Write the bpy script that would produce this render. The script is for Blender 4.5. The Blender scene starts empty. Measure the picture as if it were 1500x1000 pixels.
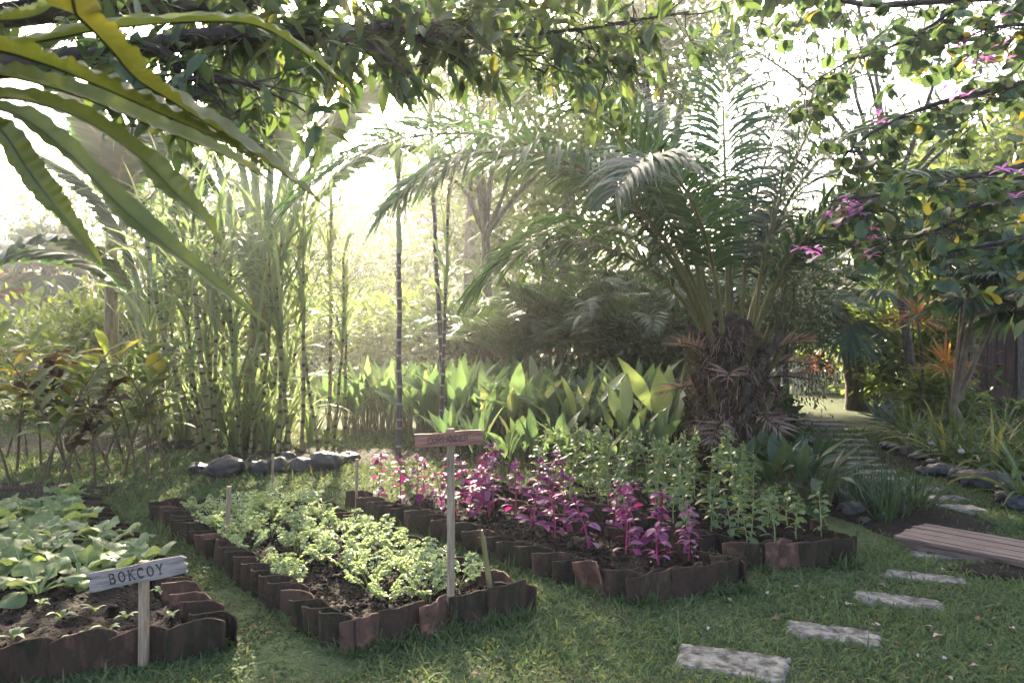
import bpy, math
import numpy as np
from mathutils import Vector, Matrix, noise as mnoise

D = bpy.data
S = bpy.context.scene
COL = S.collection
rng = np.random.default_rng(11)
PI = math.pi
R_ = math.radians

# ------------------------------------------------------------------ camera
F = 1100.0      # focal length in photo pixels (photo 1500 x 1000)
H = 1.6         # eye height


def P(px, py, Y):
    return np.array([(px - 750) / F * Y, Y, H - (py - 500) / F * Y])


def G(px, py, z=0.0):
    Y = (H - z) * F / (py - 500)
    return np.array([(px - 750) / F * Y, Y, z])


cam = D.objects.new('camera', D.cameras.new('camera'))
COL.objects.link(cam)
cam.location = (0, 0, H)
cam.rotation_euler = (R_(90), 0, 0)
cam.data.sensor_width = 36
cam.data.lens = 36 * F / 1500
cam.data.clip_start = 0.02
cam.data.clip_end = 2000
cam.data.dof.use_dof = True
cam.data.dof.focus_distance = 6.2
cam.data.dof.aperture_fstop = 5.6
S.camera = cam

# ------------------------------------------------------------------ light
SUN_AZ, SUN_EL = R_(-11), R_(26)
w = D.worlds.new('World')
S.world = w
w.use_nodes = True
nt = w.node_tree
sky = nt.nodes.new('ShaderNodeTexSky')
sky.sky_type = 'NISHITA'
sky.sun_disc = False
sky.sun_elevation = SUN_EL
sky.sun_rotation = SUN_AZ % (2 * PI)
sky.dust_density = 6.0
sky.air_density = .75
sky.ozone_density = .2
nt.links.new(sky.outputs[0], nt.nodes['Background'].inputs[0])
nt.nodes['Background'].inputs[1].default_value = 0.15

sd = Vector((math.sin(SUN_AZ) * math.cos(SUN_EL), math.cos(SUN_AZ) * math.cos(SUN_EL), math.sin(SUN_EL)))
sl = D.lights.new('sun', 'SUN')
sl.energy = 5.0
sl.angle = R_(0.6)
sl.color = (1.0, 0.86, 0.62)
so = D.objects.new('sun', sl)
COL.objects.link(so)
so.rotation_euler = sd.to_track_quat('Z', 'Y').to_euler()
so.location = (0, 0, 30)

S.view_settings.view_transform = 'Standard'
S.view_settings.look = 'None'
S.view_settings.exposure = 2.85
S.view_settings.gamma = 1
cy = S.cycles
cy.max_bounces = 7
cy.diffuse_bounces = 3
cy.glossy_bounces = 2
cy.transmission_bounces = 4
cy.transparent_max_bounces = 4
cy.volume_bounces = 1
cy.caustics_reflective = False
cy.caustics_refractive = False
cy.sample_clamp_indirect = 6
cy.use_denoising = True

# ------------------------------------------------------------------ helpers


def norm(a):
    a = np.asarray(a, float)
    return a / np.maximum(np.linalg.norm(a, axis=-1, keepdims=True), 1e-9)


class MB:
    """Collects vertices and faces; build() links them as one mesh object."""

    def __init__(s):
        s.v, s.q, s.t, s.n = [], [], [], 0

    def add(s, v, q=None, t=None, m=0, smooth=True):
        v = np.asarray(v, float).reshape(-1, 3)
        if q is not None and len(q):
            q = np.asarray(q, int).reshape(-1, 4) + s.n
            s.q.append((q, np.broadcast_to(m, (len(q),)), smooth))
        if t is not None and len(t):
            t = np.asarray(t, int).reshape(-1, 3) + s.n
            s.t.append((t, np.broadcast_to(m, (len(t),)), smooth))
        s.v.append(v)
        s.n += len(v)

    def mesh(s, name, mats):
        me = D.meshes.new(name)
        v = np.concatenate(s.v)
        idx, start, mi, sm, k = [], [], [], [], 0
        for lst, c in ((s.q, 4), (s.t, 3)):
            for f, m, smooth in lst:
                idx.append(f.ravel())
                start.append(k + np.arange(len(f)) * c)
                k += f.size
                mi.append(m)
                sm.append(np.full(len(f), smooth))
        idx = np.concatenate(idx)
        start = np.concatenate(start)
        me.vertices.add(len(v))
        me.vertices.foreach_set('co', v.ravel())
        me.loops.add(len(idx))
        me.loops.foreach_set('vertex_index', idx)
        me.polygons.add(len(start))
        me.polygons.foreach_set('loop_start', start)
        me.polygons.foreach_set('material_index', np.concatenate(mi).astype(int))
        me.polygons.foreach_set('use_smooth', np.concatenate(sm))
        for m in (mats if isinstance(mats, (list, tuple)) else [mats]):
            me.materials.append(m)
        me.update(calc_edges=True)
        me.validate()
        return me

    def build(s, name, mats, parent=None):
        o = D.objects.new(name, s.mesh(name, mats))
        COL.objects.link(o)
        if parent is not None:
            o.parent = parent
        return o


def tag(o, label=None, cat=None, group=None, kind=None):
    for k, v in (('label', label), ('category', cat), ('group', group), ('kind', kind)):
        if v:
            o[k] = v
    return o


def thing(name, label, cat, loc=(0, 0, 0), rz=0.0, group=None):
    o = D.objects.new(name, None)
    o.empty_display_size = 0.1
    COL.objects.link(o)
    o.location = tuple(float(c) for c in loc)
    o.rotation_euler = (0, 0, rz)
    return tag(o, label, cat, group)


def copy_tree(o, parent=None):
    c = o.copy()
    COL.objects.link(c)
    if parent is not None:
        c.parent = parent
    for ch in list(o.children):
        copy_tree(ch, c)
    return c


class Kind:
    """Variants of one kind: the first use of a variant places it, later uses copy it with its parts."""

    def __init__(s, variants):
        s.var = variants
        s.used = [False] * len(variants)
        s.k = 0

    def place(s, loc, rz=None, sc=1.0, label=None, group=None, i=None, tilt=(0, 0)):
        i = (s.k % len(s.var)) if i is None else i
        s.k += 1
        o = s.var[i]
        if s.used[i]:
            o = copy_tree(o)
        s.used[i] = True
        o.location = tuple(float(c) for c in loc)
        o.rotation_euler = (tilt[0], tilt[1], rng.uniform(0, 2 * PI) if rz is None else rz)
        o.scale = (sc, sc, sc)
        return tag(o, label, None, group)


def box(mb, c, s, rz=0.0, m=0, rx=0.0, ry=0.0):
    x, y, z = np.array(s) / 2
    v = np.array([[i, j, k] for i in (-x, x) for j in (-y, y) for k in (-z, z)])
    rot = np.array(Matrix.Rotation(rz, 3, 'Z') @ Matrix.Rotation(ry, 3, 'Y') @ Matrix.Rotation(rx, 3, 'X'))
    v = v @ rot.T + np.array(c)
    mb.add(v, [[0, 1, 3, 2], [4, 6, 7, 5], [0, 4, 5, 1], [2, 3, 7, 6], [0, 2, 6, 4], [1, 5, 7, 3]], m=m, smooth=False)


def spline(pts, n):
    """Catmull-Rom through pts, n samples."""
    p = np.asarray(pts, float)
    p = np.concatenate([[2 * p[0] - p[1]], p, [2 * p[-1] - p[-2]]])
    k = len(p) - 3
    out = []
    for u in np.linspace(0, k - 1e-6, n):
        i = int(u)
        t = u - i
        a, b, c, d = p[i:i + 4]
        out.append(0.5 * (2 * b + (c - a) * t + (2 * a - 5 * b + 4 * c - d) * t * t + (3 * b - a - 3 * c + d) * t ** 3))
    return np.array(out)


def tube(mb, pts, r, seg=6, m=0, cap=True):
    pts = np.asarray(pts, float)
    n = len(pts)
    r = np.broadcast_to(r, (n,))
    tg = norm(np.gradient(pts, axis=0))
    ref = np.array([0, 0, 1.0]) if abs(tg[:, 2]).mean() < 0.8 else np.array([1.0, 0, 0])
    a = norm(np.cross(tg, ref))
    b = np.cross(tg, a)
    th = np.arange(seg) / seg * 2 * PI
    v = pts[:, None] + r[:, None, None] * (np.cos(th)[None, :, None] * a[:, None] + np.sin(th)[None, :, None] * b[:, None])
    i = np.arange(n - 1)[:, None] * seg
    j = np.arange(seg)[None]
    q = np.stack([i + j, i + (j + 1) % seg, i + seg + (j + 1) % seg, i + seg + j], -1).reshape(-1, 4)
    mm = m if np.isscalar(m) else np.repeat(np.asarray(m)[:n - 1], seg)
    mb.add(v, q, m=mm)
    if cap:
        for k, o in ((0, 1), (n - 1, -1)):
            ring = v[k]
            t = [[0, 1 + (x if o < 0 else (x + 1) % seg), 1 + ((x + 1) % seg if o < 0 else x)] for x in range(seg)]
            mb.add(np.concatenate([[pts[k]], ring]), t=t, m=m if np.isscalar(m) else int(m[-1]))


LANCE = np.array([.12, .6, .95, 1, .82, .45, .03])
LANCE5 = np.array([.15, .8, 1, .65, .03])
OVAL = np.array([.1, .75, 1, .98, .7, .06])
OVAL4 = np.array([.2, 1, .8, .05])
STRAP = np.array([.8, 1, 1, .95, .85, .65, .4, .03])
BLADE = np.array([.7, 1, 1, .9, .7, .4, .03])
DIAM = np.array([.1, 1, .08])
TWO = np.array([.6, 1., .1])


def leaves(mb, pos, dirs, L, W, droop=0.4, prof=LANCE5, fold=0.15, m=0, roll=0.0, side=None, across=3, wave=0.0):
    """N leaf blades at once: curved strips with a folded midrib. W is the half width."""
    pos = np.asarray(pos, float).reshape(-1, 3)
    N = len(pos)
    d = norm(np.broadcast_to(np.asarray(dirs, float), (N, 3)))
    L = np.broadcast_to(np.asarray(L, float), (N,))
    W = np.broadcast_to(np.asarray(W, float), (N,))
    droop = np.broadcast_to(np.asarray(droop, float), (N,))
    n = len(prof)
    if side is None:
        h = d[:, :2].copy()
        bad = np.linalg.norm(h, axis=1) < 0.05
        h[bad] = rng.normal(size=(bad.sum(), 2))
        h = norm(h)
        sd_ = np.stack([h[:, 1], -h[:, 0], np.zeros(N)], 1)
    else:
        sd_ = np.broadcast_to(np.asarray(side, float), (N, 3))
        sd_ = norm(sd_ - (sd_ * d).sum(1)[:, None] * d)
    roll = np.broadcast_to(np.asarray(roll, float), (N,))
    p = pos.copy()
    out = np.empty((N, n, across, 3))
    g = np.array([0, 0, 1.0])
    for i in range(n):
        nr = norm(np.cross(sd_, d))
        s = sd_ * np.cos(roll)[:, None] + nr * np.sin(roll)[:, None]
        nn = norm(np.cross(s, d))
        wd = (W * prof[i])[:, None]
        lift = nn * fold * wd
        wv = nn * (wd * wave * rng.normal(size=(N, 1))) if wave else 0
        if across == 3:
            out[:, i, 0] = p - s * wd + lift + wv
            out[:, i, 1] = p
            out[:, i, 2] = p + s * wd + lift - wv
        else:
            out[:, i, 0] = p - s * wd
            out[:, i, 1] = p + s * wd
        step = L / (n - 1)
        p = p + d * step[:, None]
        d = norm(d - g * (droop / (n - 1))[:, None])
    a = across
    base = np.arange(N)[:, None, None] * (n * a)
    ii = np.arange(n - 1)[None, :, None] * a
    jj = np.arange(a - 1)[None, None, :]
    k = base + ii + jj
    q = np.stack([k, k + 1, k + 1 + a, k + a], -1).reshape(-1, 4)
    mm = m if np.isscalar(m) else np.repeat(np.asarray(m), (n - 1) * (a - 1))
    mb.add(out, q, m=mm)


def rand_dirs(n, zlo=-1, zhi=1):
    z = rng.uniform(zlo, zhi, n)
    a = rng.uniform(0, 2 * PI, n)
    r = np.sqrt(1 - z * z)
    return np.stack([r * np.cos(a), r * np.sin(a), z], 1)


def crown(mb, c, rad, nclump, per, L, W, droop=.5, prof=TWO, across=2, m=0, spread=.28, hollow=.45):
    """Leaves in clumps spread through an ellipsoid; returns the clump centres."""
    c = np.asarray(c, float)
    rad = np.asarray(rad, float)
    cc = rand_dirs(nclump) * (rng.uniform(hollow ** 3, 1, nclump) ** (1 / 3))[:, None]
    cc[:, 2] = np.where(cc[:, 2] < -.5, -cc[:, 2] * .7, cc[:, 2])
    cs = rng.uniform(.6, 1.3, nclump)
    off = rng.normal(size=(nclump, per, 3)) * spread * cs[:, None, None]
    pos = (c + (cc[:, None] + off) * rad).reshape(-1, 3)
    dr = norm(norm(off.reshape(-1, 3) * rad) + .5 * np.repeat(cc, per, 0) + .5 * rng.normal(size=(nclump * per, 3)))
    k = len(pos)
    leaves(mb, pos, dr, L * rng.uniform(.7, 1.25, k), W * rng.uniform(.7, 1.2, k), droop=droop, prof=prof, across=across, m=m, roll=rng.normal(0, .6, k))
    return c + cc * rad


def pinnate(ml, mr, base, az, e0, e1, L, nl, ll, lw, start=.2, droop=.8, rough=.25, rr=.02, pw=1.2, azturn=0.0, m=0, prof=LANCE5, v=.35, mr_m=0, tipk=.45):
    """A feather frond: rachis curve with leaflets along both sides."""
    n = 18
    t = np.linspace(0, 1, n)
    el = e0 + (e1 - e0) * t ** pw
    azs = az + azturn * t
    d = np.stack([np.cos(el) * np.sin(azs), np.cos(el) * np.cos(azs), np.sin(el)], 1)
    pts = np.asarray(base, float) + np.concatenate([[np.zeros(3)], np.cumsum(d[:-1], 0)]) * L / (n - 1)
    tube(mr, pts, rr * (1.05 - t * .9), 5, m=mr_m)
    tt = np.linspace(start, 1, nl)
    ip = np.stack([np.interp(tt, t, pts[:, k]) for k in range(3)], 1)
    id_ = norm(np.stack([np.interp(tt, t, d[:, k]) for k in range(3)], 1))
    s0 = np.stack([np.cos(azs), -np.sin(azs), 0 * azs], 1)
    is_ = norm(np.stack([np.interp(tt, t, s0[:, k]) for k in range(3)], 1))
    up = norm(np.cross(is_, id_))
    u = (tt - start) / (1 - start)
    ang = .55 + .45 * u
    env = np.clip(np.minimum(1, .45 + 2.2 * u) * np.minimum(1, tipk + 1.6 * (1 - u)), 0, 1)
    for sg in (-1, 1):
        k = len(tt)
        dr = is_ * sg * np.cos(ang)[:, None] + id_ * np.sin(ang)[:, None] + up * (v + rough * rng.normal(size=k))[:, None] + rough * .4 * rng.normal(size=(k, 3))
        leaves(ml, ip, dr, ll * env * rng.uniform(.85, 1.1, k), lw, droop=droop * rng.uniform(.7, 1.3, k), prof=prof, side=id_, m=m, roll=rng.normal(0, .25, k), fold=.35)
    return pts


# ------------------------------------------------------------------ materials


def newmat(name):
    m = D.materials.new(name)
    m.use_nodes = True
    n = m.node_tree.nodes
    n.clear()
    return m, n, m.node_tree.links


def leafmat(name, a, b, trans=.42, rough=.42, spec=.45, tcol=None, c3=None, p3=.9, nz=0):
    """Leaf blade: colour varies leaf by leaf, light passes through."""
    m, n, l = newmat(name)
    out = n.new('ShaderNodeOutputMaterial')
    geo = n.new('ShaderNodeNewGeometry')
    oi = n.new('ShaderNodeObjectInfo')
    ad = n.new('ShaderNodeMath'); ad.operation = 'ADD'
    fr = n.new('ShaderNodeMath'); fr.operation = 'FRACT'
    l.new(geo.outputs['Random Per Island'], ad.inputs[0])
    l.new(oi.outputs['Random'], ad.inputs[1])
    l.new(ad.outputs[0], fr.inputs[0])
    r = n.new('ShaderNodeValToRGB')
    el = r.color_ramp.elements
    el.remove(el[1])
    el[0].position = 0
    el[0].color = (*a, 1)
    el.new(p3 - .08 if c3 else 1.0).color = (*b, 1)
    if c3:
        el.new(p3 + .04).color = (*c3, 1)
    if nz:
        tcn = n.new('ShaderNodeTexCoord')
        no = n.new('ShaderNodeTexNoise')
        no.inputs['Scale'].default_value = nz
        no.inputs['Detail'].default_value = 5
        l.new(tcn.outputs['Object'], no.inputs['Vector'])
        mr_ = n.new('ShaderNodeMapRange')
        mr_.inputs[1].default_value = .3
        mr_.inputs[2].default_value = .7
        l.new(no.outputs['Fac'], mr_.inputs[0])
        l.new(mr_.outputs[0], r.inputs[0])
    else:
        l.new(fr.outputs[0], r.inputs[0])
    p = n.new('ShaderNodeBsdfPrincipled')
    p.inputs['Roughness'].default_value = rough
    p.inputs['Specular IOR Level'].default_value = spec
    tr = n.new('ShaderNodeBsdfTranslucent')
    mx = n.new('ShaderNodeMixShader')
    mx.inputs[0].default_value = trans
    mul = n.new('ShaderNodeMix'); mul.data_type = 'RGBA'; mul.blend_type = 'MULTIPLY'
    mul.inputs['Factor'].default_value = 1
    tc = tcol or (1.75, 1.6, 1.0)
    mul.inputs['B'].default_value = (*tc, 1)
    l.new(r.outputs[0], p.inputs['Base Color'])
    l.new(r.outputs[0], mul.inputs['A'])
    l.new(mul.outputs['Result'], tr.inputs['Color'])
    l.new(p.outputs[0], mx.inputs[1])
    l.new(tr.outputs[0], mx.inputs[2])
    l.new(mx.outputs[0], out.inputs[0])
    return m


def solid(name, stops, scale=6.0, detail=6, rough=.75, spec=.3, bump=.4, bscale=None, stretch=(1, 1, 1), objrand=0.0, coord='Object', bdist=.01, dist=0.0):
    """Noise-driven colour ramp with bump."""
    m, n, l = newmat(name)
    out = n.new('ShaderNodeOutputMaterial')
    tc = n.new('ShaderNodeTexCoord')
    mp = n.new('ShaderNodeMapping')
    mp.inputs['Scale'].default_value = stretch
    l.new(tc.outputs[coord], mp.inputs[0])
    oi = n.new('ShaderNodeObjectInfo')
    va = n.new('ShaderNodeVectorMath'); va.operation = 'ADD'
    sc_ = n.new('ShaderNodeVectorMath'); sc_.operation = 'SCALE'
    sc_.inputs[0].default_value = (31.7, 17.3, 23.1)
    l.new(oi.outputs['Random'], sc_.inputs['Scale'])
    l.new(mp.outputs[0], va.inputs[0])
    l.new(sc_.outputs[0], va.inputs[1])
    no = n.new('ShaderNodeTexNoise')
    no.inputs['Scale'].default_value = scale
    no.inputs['Detail'].default_value = detail
    no.inputs['Roughness'].default_value = .62
    no.inputs['Distortion'].default_value = dist
    l.new(va.outputs[0], no.inputs['Vector'])
    fac = no.outputs['Fac']
    if objrand:
        a = n.new('ShaderNodeMath'); a.operation = 'MULTIPLY_ADD'
        sub = n.new('ShaderNodeMath'); sub.operation = 'SUBTRACT'
        l.new(oi.outputs['Random'], sub.inputs[0]); sub.inputs[1].default_value = .5
        l.new(sub.outputs[0], a.inputs[0]); a.inputs[1].default_value = objrand
        l.new(fac, a.inputs[2])
        fac = a.outputs[0]
    r = n.new('ShaderNodeValToRGB')
    el = r.color_ramp.elements
    el.remove(el[1])
    el[0].position = stops[0][0]
    el[0].color = (*stops[0][1], 1)
    for ps, c in stops[1:]:
        el.new(ps).color = (*c, 1)
    l.new(fac, r.inputs[0])
    p = n.new('ShaderNodeBsdfPrincipled')
    p.inputs['Roughness'].default_value = rough
    p.inputs['Specular IOR Level'].default_value = spec
    l.new(r.outputs[0], p.inputs['Base Color'])
    if bump:
        no2 = n.new('ShaderNodeTexNoise')
        no2.inputs['Scale'].default_value = bscale or scale * 5
        no2.inputs['Detail'].default_value = 5
        l.new(va.outputs[0], no2.inputs['Vector'])
        b = n.new('ShaderNodeBump')
        b.inputs['Strength'].default_value = bump
        b.inputs['Distance'].default_value = bdist
        l.new(no2.outputs['Fac'], b.inputs['Height'])
        l.new(b.outputs[0], p.inputs['Normal'])
    l.new(p.outputs[0], out.inputs[0])
    return m


M = {}
M['lawn'] = solid('lawn_ground', [(.25, (.03, .028, .018)), (.4, (.045, .055, .026)), (.6, (.07, .095, .042)), (.8, (.085, .115, .05))], scale=1.7, detail=8, rough=.95, spec=.1, bump=1, bscale=60, bdist=.03)
M['grass'] = leafmat('grass_blade', (.05, .085, .038), (.1, .142, .065), trans=.35, rough=.7, spec=.12, c3=(.13, .125, .06), p3=.93)
M['soil'] = solid('garden_soil', [(.25, (.006, .0042, .0036)), (.5, (.015, .0105, .0085)), (.75, (.032, .023, .018))], scale=14, detail=9, rough=.95, spec=.15, bump=1, bscale=55, bdist=.03)
M['tile'] = solid('mossy_clay', [(.22, (.012, .009, .008)), (.36, (.03, .02, .016)), (.46, (.026, .025, .014)), (.54, (.058, .034, .025)), (.62, (.042, .028, .021)), (.72, (.085, .048, .034)), (.84, (.14, .08, .055)), (.92, (.17, .15, .11))], scale=11, detail=12, rough=.95, spec=.12, bump=.7, bscale=55, objrand=.3, bdist=.012, stretch=(1, 1, .45))
M['redtile'] = solid('red_clay', [(.3, (.02, .014, .011)), (.42, (.085, .043, .03)), (.5, (.07, .038, .027)), (.6, (.15, .072, .047)), (.75, (.22, .12, .08))], scale=12, detail=12, rough=.85, spec=.25, bump=.4, bscale=40, bdist=.005)
M['weed'] = leafmat('creeping_weed_leaf', (.03, .065, .022), (.065, .11, .036), trans=.35, rough=.7, spec=.15)
M['stone'] = solid('path_stone', [(.35, (.028, .026, .022)), (.45, (.08, .076, .066)), (.54, (.15, .143, .128)), (.75, (.26, .245, .215))], scale=16, detail=10, rough=.85, spec=.2, bump=.9, bscale=45, bdist=.012, dist=.3)
M['rock'] = solid('dark_rock', [(.3, (.006, .006, .008)), (.55, (.014, .014, .018)), (.8, (.035, .035, .042))], scale=5, detail=8, rough=.45, spec=.5, bump=.5, bscale=22, bdist=.01)
M['greywood'] = solid('weathered_wood', [(.3, (.12, .098, .09)), (.5, (.25, .208, .19)), (.72, (.37, .315, .285))], scale=6, detail=9, rough=.85, spec=.2, bump=.6, bscale=14, stretch=(1.5, 12, 12), bdist=.004)
M['greypost'] = solid('weathered_post', [(.3, (.15, .1, .065)), (.5, (.28, .2, .135)), (.72, (.4, .31, .22))], scale=6, detail=9, rough=.85, spec=.2, bump=.6, bscale=14, stretch=(14, 14, 1.2), bdist=.004)
M['brownwood'] = solid('stained_wood', [(.3, (.12, .05, .04)), (.5, (.24, .105, .075)), (.72, (.36, .18, .12))], scale=6, detail=9, rough=.7, spec=.3, bump=.5, bscale=14, stretch=(1.5, 14, 14), bdist=.003)
M['deck'] = solid('deck_wood', [(.3, (.05, .032, .026)), (.5, (.14, .092, .075)), (.75, (.26, .19, .16))], scale=5, detail=9, rough=.55, spec=.4, bump=.5, bscale=14, stretch=(1.2, 14, 14), bdist=.003)
M['shed'] = solid('shed_wood', [(.3, (.025, .013, .011)), (.55, (.07, .034, .027)), (.8, (.13, .07, .055))], scale=4, detail=8, rough=.8, spec=.2, bump=.5, bscale=14, stretch=(8, 8, .8), bdist=.004)
M['ink'] = solid('faded_ink', [(.3, (.03, .02, .025)), (.7, (.13, .1, .11))], scale=60, detail=4, rough=.9, spec=.1, bump=0)
M['bark'] = solid('bark', [(.3, (.03, .024, .02)), (.55, (.085, .07, .058)), (.8, (.17, .145, .12))], scale=7, detail=8, rough=.9, spec=.2, bump=1, bscale=18, stretch=(3, 3, .8), bdist=.02)
M['tanbark'] = solid('pale_bark', [(.3, (.1, .075, .055)), (.55, (.2, .16, .12)), (.8, (.32, .27, .22))], scale=7, detail=8, rough=.85, spec=.2, bump=.6, bscale=20, bdist=.01)
M['palmbase'] = solid('cut_palm_base', [(.3, (.02, .015, .01)), (.5, (.07, .06, .025)), (.7, (.13, .1, .045)), (.85, (.2, .14, .09))], scale=8, detail=8, rough=.8, spec=.2, bump=.8, bscale=24, stretch=(1, 1, .5), bdist=.01)
M['darkbark'] = solid('dark_bark', [(.3, (.018, .013, .013)), (.55, (.045, .033, .03)), (.8, (.1, .08, .07))], scale=10, detail=8, rough=.85, spec=.25, bump=.8, bscale=40, bdist=.01)
M['palmfibre'] = solid('palm_fibre', [(.3, (.014, .009, .009)), (.5, (.05, .032, .026)), (.7, (.12, .078, .06)), (.85, (.2, .14, .11))], scale=9, detail=9, rough=.95, spec=.1, bump=1, bscale=30, stretch=(2.5, 2.5, .7), bdist=.04)
M['drypalm'] = leafmat('dry_palm_leaf', (.13, .08, .065), (.34, .24, .2), trans=.25, rough=.7, spec=.2, tcol=(1.3, 1.1, .8))
M['petiole'] = solid('palm_petiole', [(.3, (.05, .055, .016)), (.48, (.12, .12, .032)), (.62, (.1, .07, .03)), (.8, (.2, .16, .06))], scale=9, detail=8, rough=.6, spec=.3, bump=.4, stretch=(1.5, 1.5, .5))
M['oilpalm'] = leafmat('palm_leaflet', (.018, .048, .026), (.048, .088, .04), trans=.36, rough=.4, spec=.45, tcol=(1.9, 2.0, .7))
M['areca'] = leafmat('areca_leaflet', (.018, .045, .018), (.05, .085, .028), trans=.35, rough=.35, spec=.5)
M['fan'] = leafmat('fan_palm_leaf', (.018, .05, .03), (.05, .09, .05), trans=.3, rough=.6, spec=.25)
M['fern'] = leafmat('nest_fern_leaf', (.06, .078, .022), (.105, .125, .034), trans=.42, rough=.4, spec=.45, tcol=(1.8, 1.7, .6), c3=(.1, .11, .03), p3=.92, nz=9)
M['fernyellow'] = leafmat('nest_fern_yellow', (.065, .075, .024), (.1, .115, .03), trans=.38, rough=.4, spec=.45, tcol=(1.7, 1.5, .5), c3=(.13, .13, .035), p3=.86, nz=7)
M['fernrib'] = solid('fern_rib', [(.3, (.012, .01, .006)), (.7, (.04, .03, .014))], scale=8, rough=.6, bump=0)
M['mango'] = leafmat('overhead_leaf', (.026, .055, .022), (.065, .1, .036), trans=.45, rough=.35, spec=.5, c3=(.09, .1, .03), p3=.94)
M['bauhinia'] = leafmat('orchid_tree_leaf', (.035, .07, .038), (.075, .12, .055), trans=.45, rough=.5, spec=.35, c3=(.2, .18, .04), p3=.965)
M['yellowleaf'] = leafmat('yellow_leaf', (.25, .2, .02), (.4, .3, .03), trans=.45, tcol=(1.6, 1.4, .6))
M['pink'] = leafmat('pink_petal', (.5, .18, .42), (.66, .34, .58), trans=.45, rough=.5, tcol=(1.3, 1.0, 1.3))
M['cane'] = leafmat('cane_leaf', (.09, .13, .06), (.19, .23, .11), trans=.48, rough=.5, spec=.25, tcol=(1.4, 1.42, 1.15), c3=(.2, .2, .12), p3=.93)
M['caneA'] = solid('cane_stem', [(.3, (.1, .09, .04)), (.55, (.19, .16, .06)), (.8, (.26, .22, .11))], scale=6, rough=.5, bump=.1)
M['canering'] = solid('cane_ring', [(.3, (.02, .014, .012)), (.7, (.07, .045, .035))], scale=9, rough=.6, bump=.1)
M['caneP'] = solid('purple_cane', [(.3, (.022, .014, .02)), (.55, (.05, .033, .042)), (.8, (.11, .085, .09))], scale=6, rough=.45, bump=.1)
M['canePring'] = solid('purple_cane_ring', [(.3, (.12, .1, .09)), (.7, (.26, .23, .2))], scale=9, rough=.6, bump=.1)
M['banana'] = leafmat('banana_leaf', (.022, .06, .026), (.05, .09, .035), trans=.3, rough=.4, spec=.45, tcol=(1.8, 1.9, .8))
M['bananastem'] = solid('banana_stem', [(.3, (.05, .03, .018)), (.5, (.16, .11, .05)), (.75, (.2, .2, .08))], scale=4, rough=.6, stretch=(4, 4, .6), bump=.3)
M['sheath'] = solid('pale_petiole', [(.3, (.1, .13, .06)), (.55, (.2, .23, .12)), (.8, (.3, .31, .19))], scale=4, rough=.5, stretch=(5, 5, .5), bump=.2)
M['galangal'] = leafmat('galangal_leaf', (.05, .085, .024), (.11, .14, .035), trans=.5, rough=.6, spec=.2, c3=(.2, .17, .03), p3=.93)
M['brownleaf'] = leafmat('withered_leaf', (.02, .013, .009), (.065, .036, .018), trans=.3, rough=.6, spec=.2, tcol=(1.7, 1.3, .6), c3=(.2, .14, .02), p3=.84)
M['stem'] = solid('green_stem', [(.3, (.06, .06, .025)), (.7, (.13, .12, .05))], scale=7, rough=.55, bump=.1)
M['woodystem'] = solid('woody_stem', [(.3, (.05, .03, .02)), (.7, (.15, .1, .06))], scale=9, rough=.7, bump=.2)
M['turmeric'] = leafmat('turmeric_leaf', (.055, .095, .045), (.1, .145, .07), trans=.42, rough=.45, spec=.4, tcol=(1.45, 1.5, 1.05), c3=(.15, .17, .08), p3=.9)
M['canna'] = leafmat('canna_leaf', (.09, .13, .06), (.14, .19, .09), trans=.4, rough=.4, spec=.45)
M['paddle'] = leafmat('dull_leaf', (.03, .06, .03), (.06, .095, .045), trans=.35, rough=.4, spec=.5)
M['bokchoy'] = leafmat('bokchoy_leaf', (.085, .14, .05), (.19, .245, .11), trans=.45, rough=.5, spec=.28, nz=16)
M['bokstem'] = leafmat('bokchoy_stalk', (.22, .3, .12), (.34, .42, .2), trans=.35, rough=.4, spec=.4, tcol=(1.3, 1.3, .8))
M['celery'] = leafmat('celery_leaf', (.2, .27, .14), (.34, .4, .23), trans=.45, rough=.5, spec=.35, tcol=(1.5, 1.5, .9))
M['celerystem'] = leafmat('celery_stalk', (.2, .27, .1), (.28, .33, .14), trans=.3, rough=.45, spec=.4, tcol=(1.3, 1.3, .8))
M['redama'] = leafmat('red_amaranth_leaf', (.095, .012, .064), (.19, .034, .135), trans=.35, rough=.55, spec=.3, tcol=(1.8, .8, 1.3), c3=(.22, .11, .2), p3=.8)
M['redstem'] = solid('magenta_stem', [(.3, (.2, .012, .07)), (.7, (.34, .03, .13))], scale=7, rough=.45, bump=.1)
M['greenama'] = leafmat('green_amaranth_leaf', (.075, .13, .055), (.14, .2, .09), trans=.4, rough=.45, spec=.4)
M['amastem'] = solid('pale_stem', [(.3, (.16, .2, .07)), (.7, (.26, .3, .12))], scale=7, rough=.5, bump=.1)
M['strap'] = leafmat('strap_leaf', (.035, .07, .025), (.09, .13, .045), trans=.4, rough=.38, spec=.5, c3=(.22, .22, .06), p3=.88)
M['agave'] = leafmat('agave_leaf', (.05, .09, .075), (.12, .17, .14), trans=.15, rough=.5, spec=.35)
M['cordyline'] = leafmat('orange_cordyline', (.3, .14, .05), (.42, .26, .08), trans=.42, rough=.45, spec=.4, tcol=(1.6, 1.3, .6))
M['cordbrown'] = leafmat('bronze_cordyline', (.14, .08, .045), (.26, .15, .08), trans=.4, rough=.45, spec=.4, tcol=(1.7, 1.3, .7))
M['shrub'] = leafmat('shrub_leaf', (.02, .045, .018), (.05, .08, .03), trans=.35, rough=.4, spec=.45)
M['sunlitshrub'] = leafmat('sunlit_shrub_leaf', (.06, .1, .025), (.12, .16, .04), trans=.5, rough=.45, spec=.35)  # paler, yellower copy of the shrub leaf; sunlight is put into its colour
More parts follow.
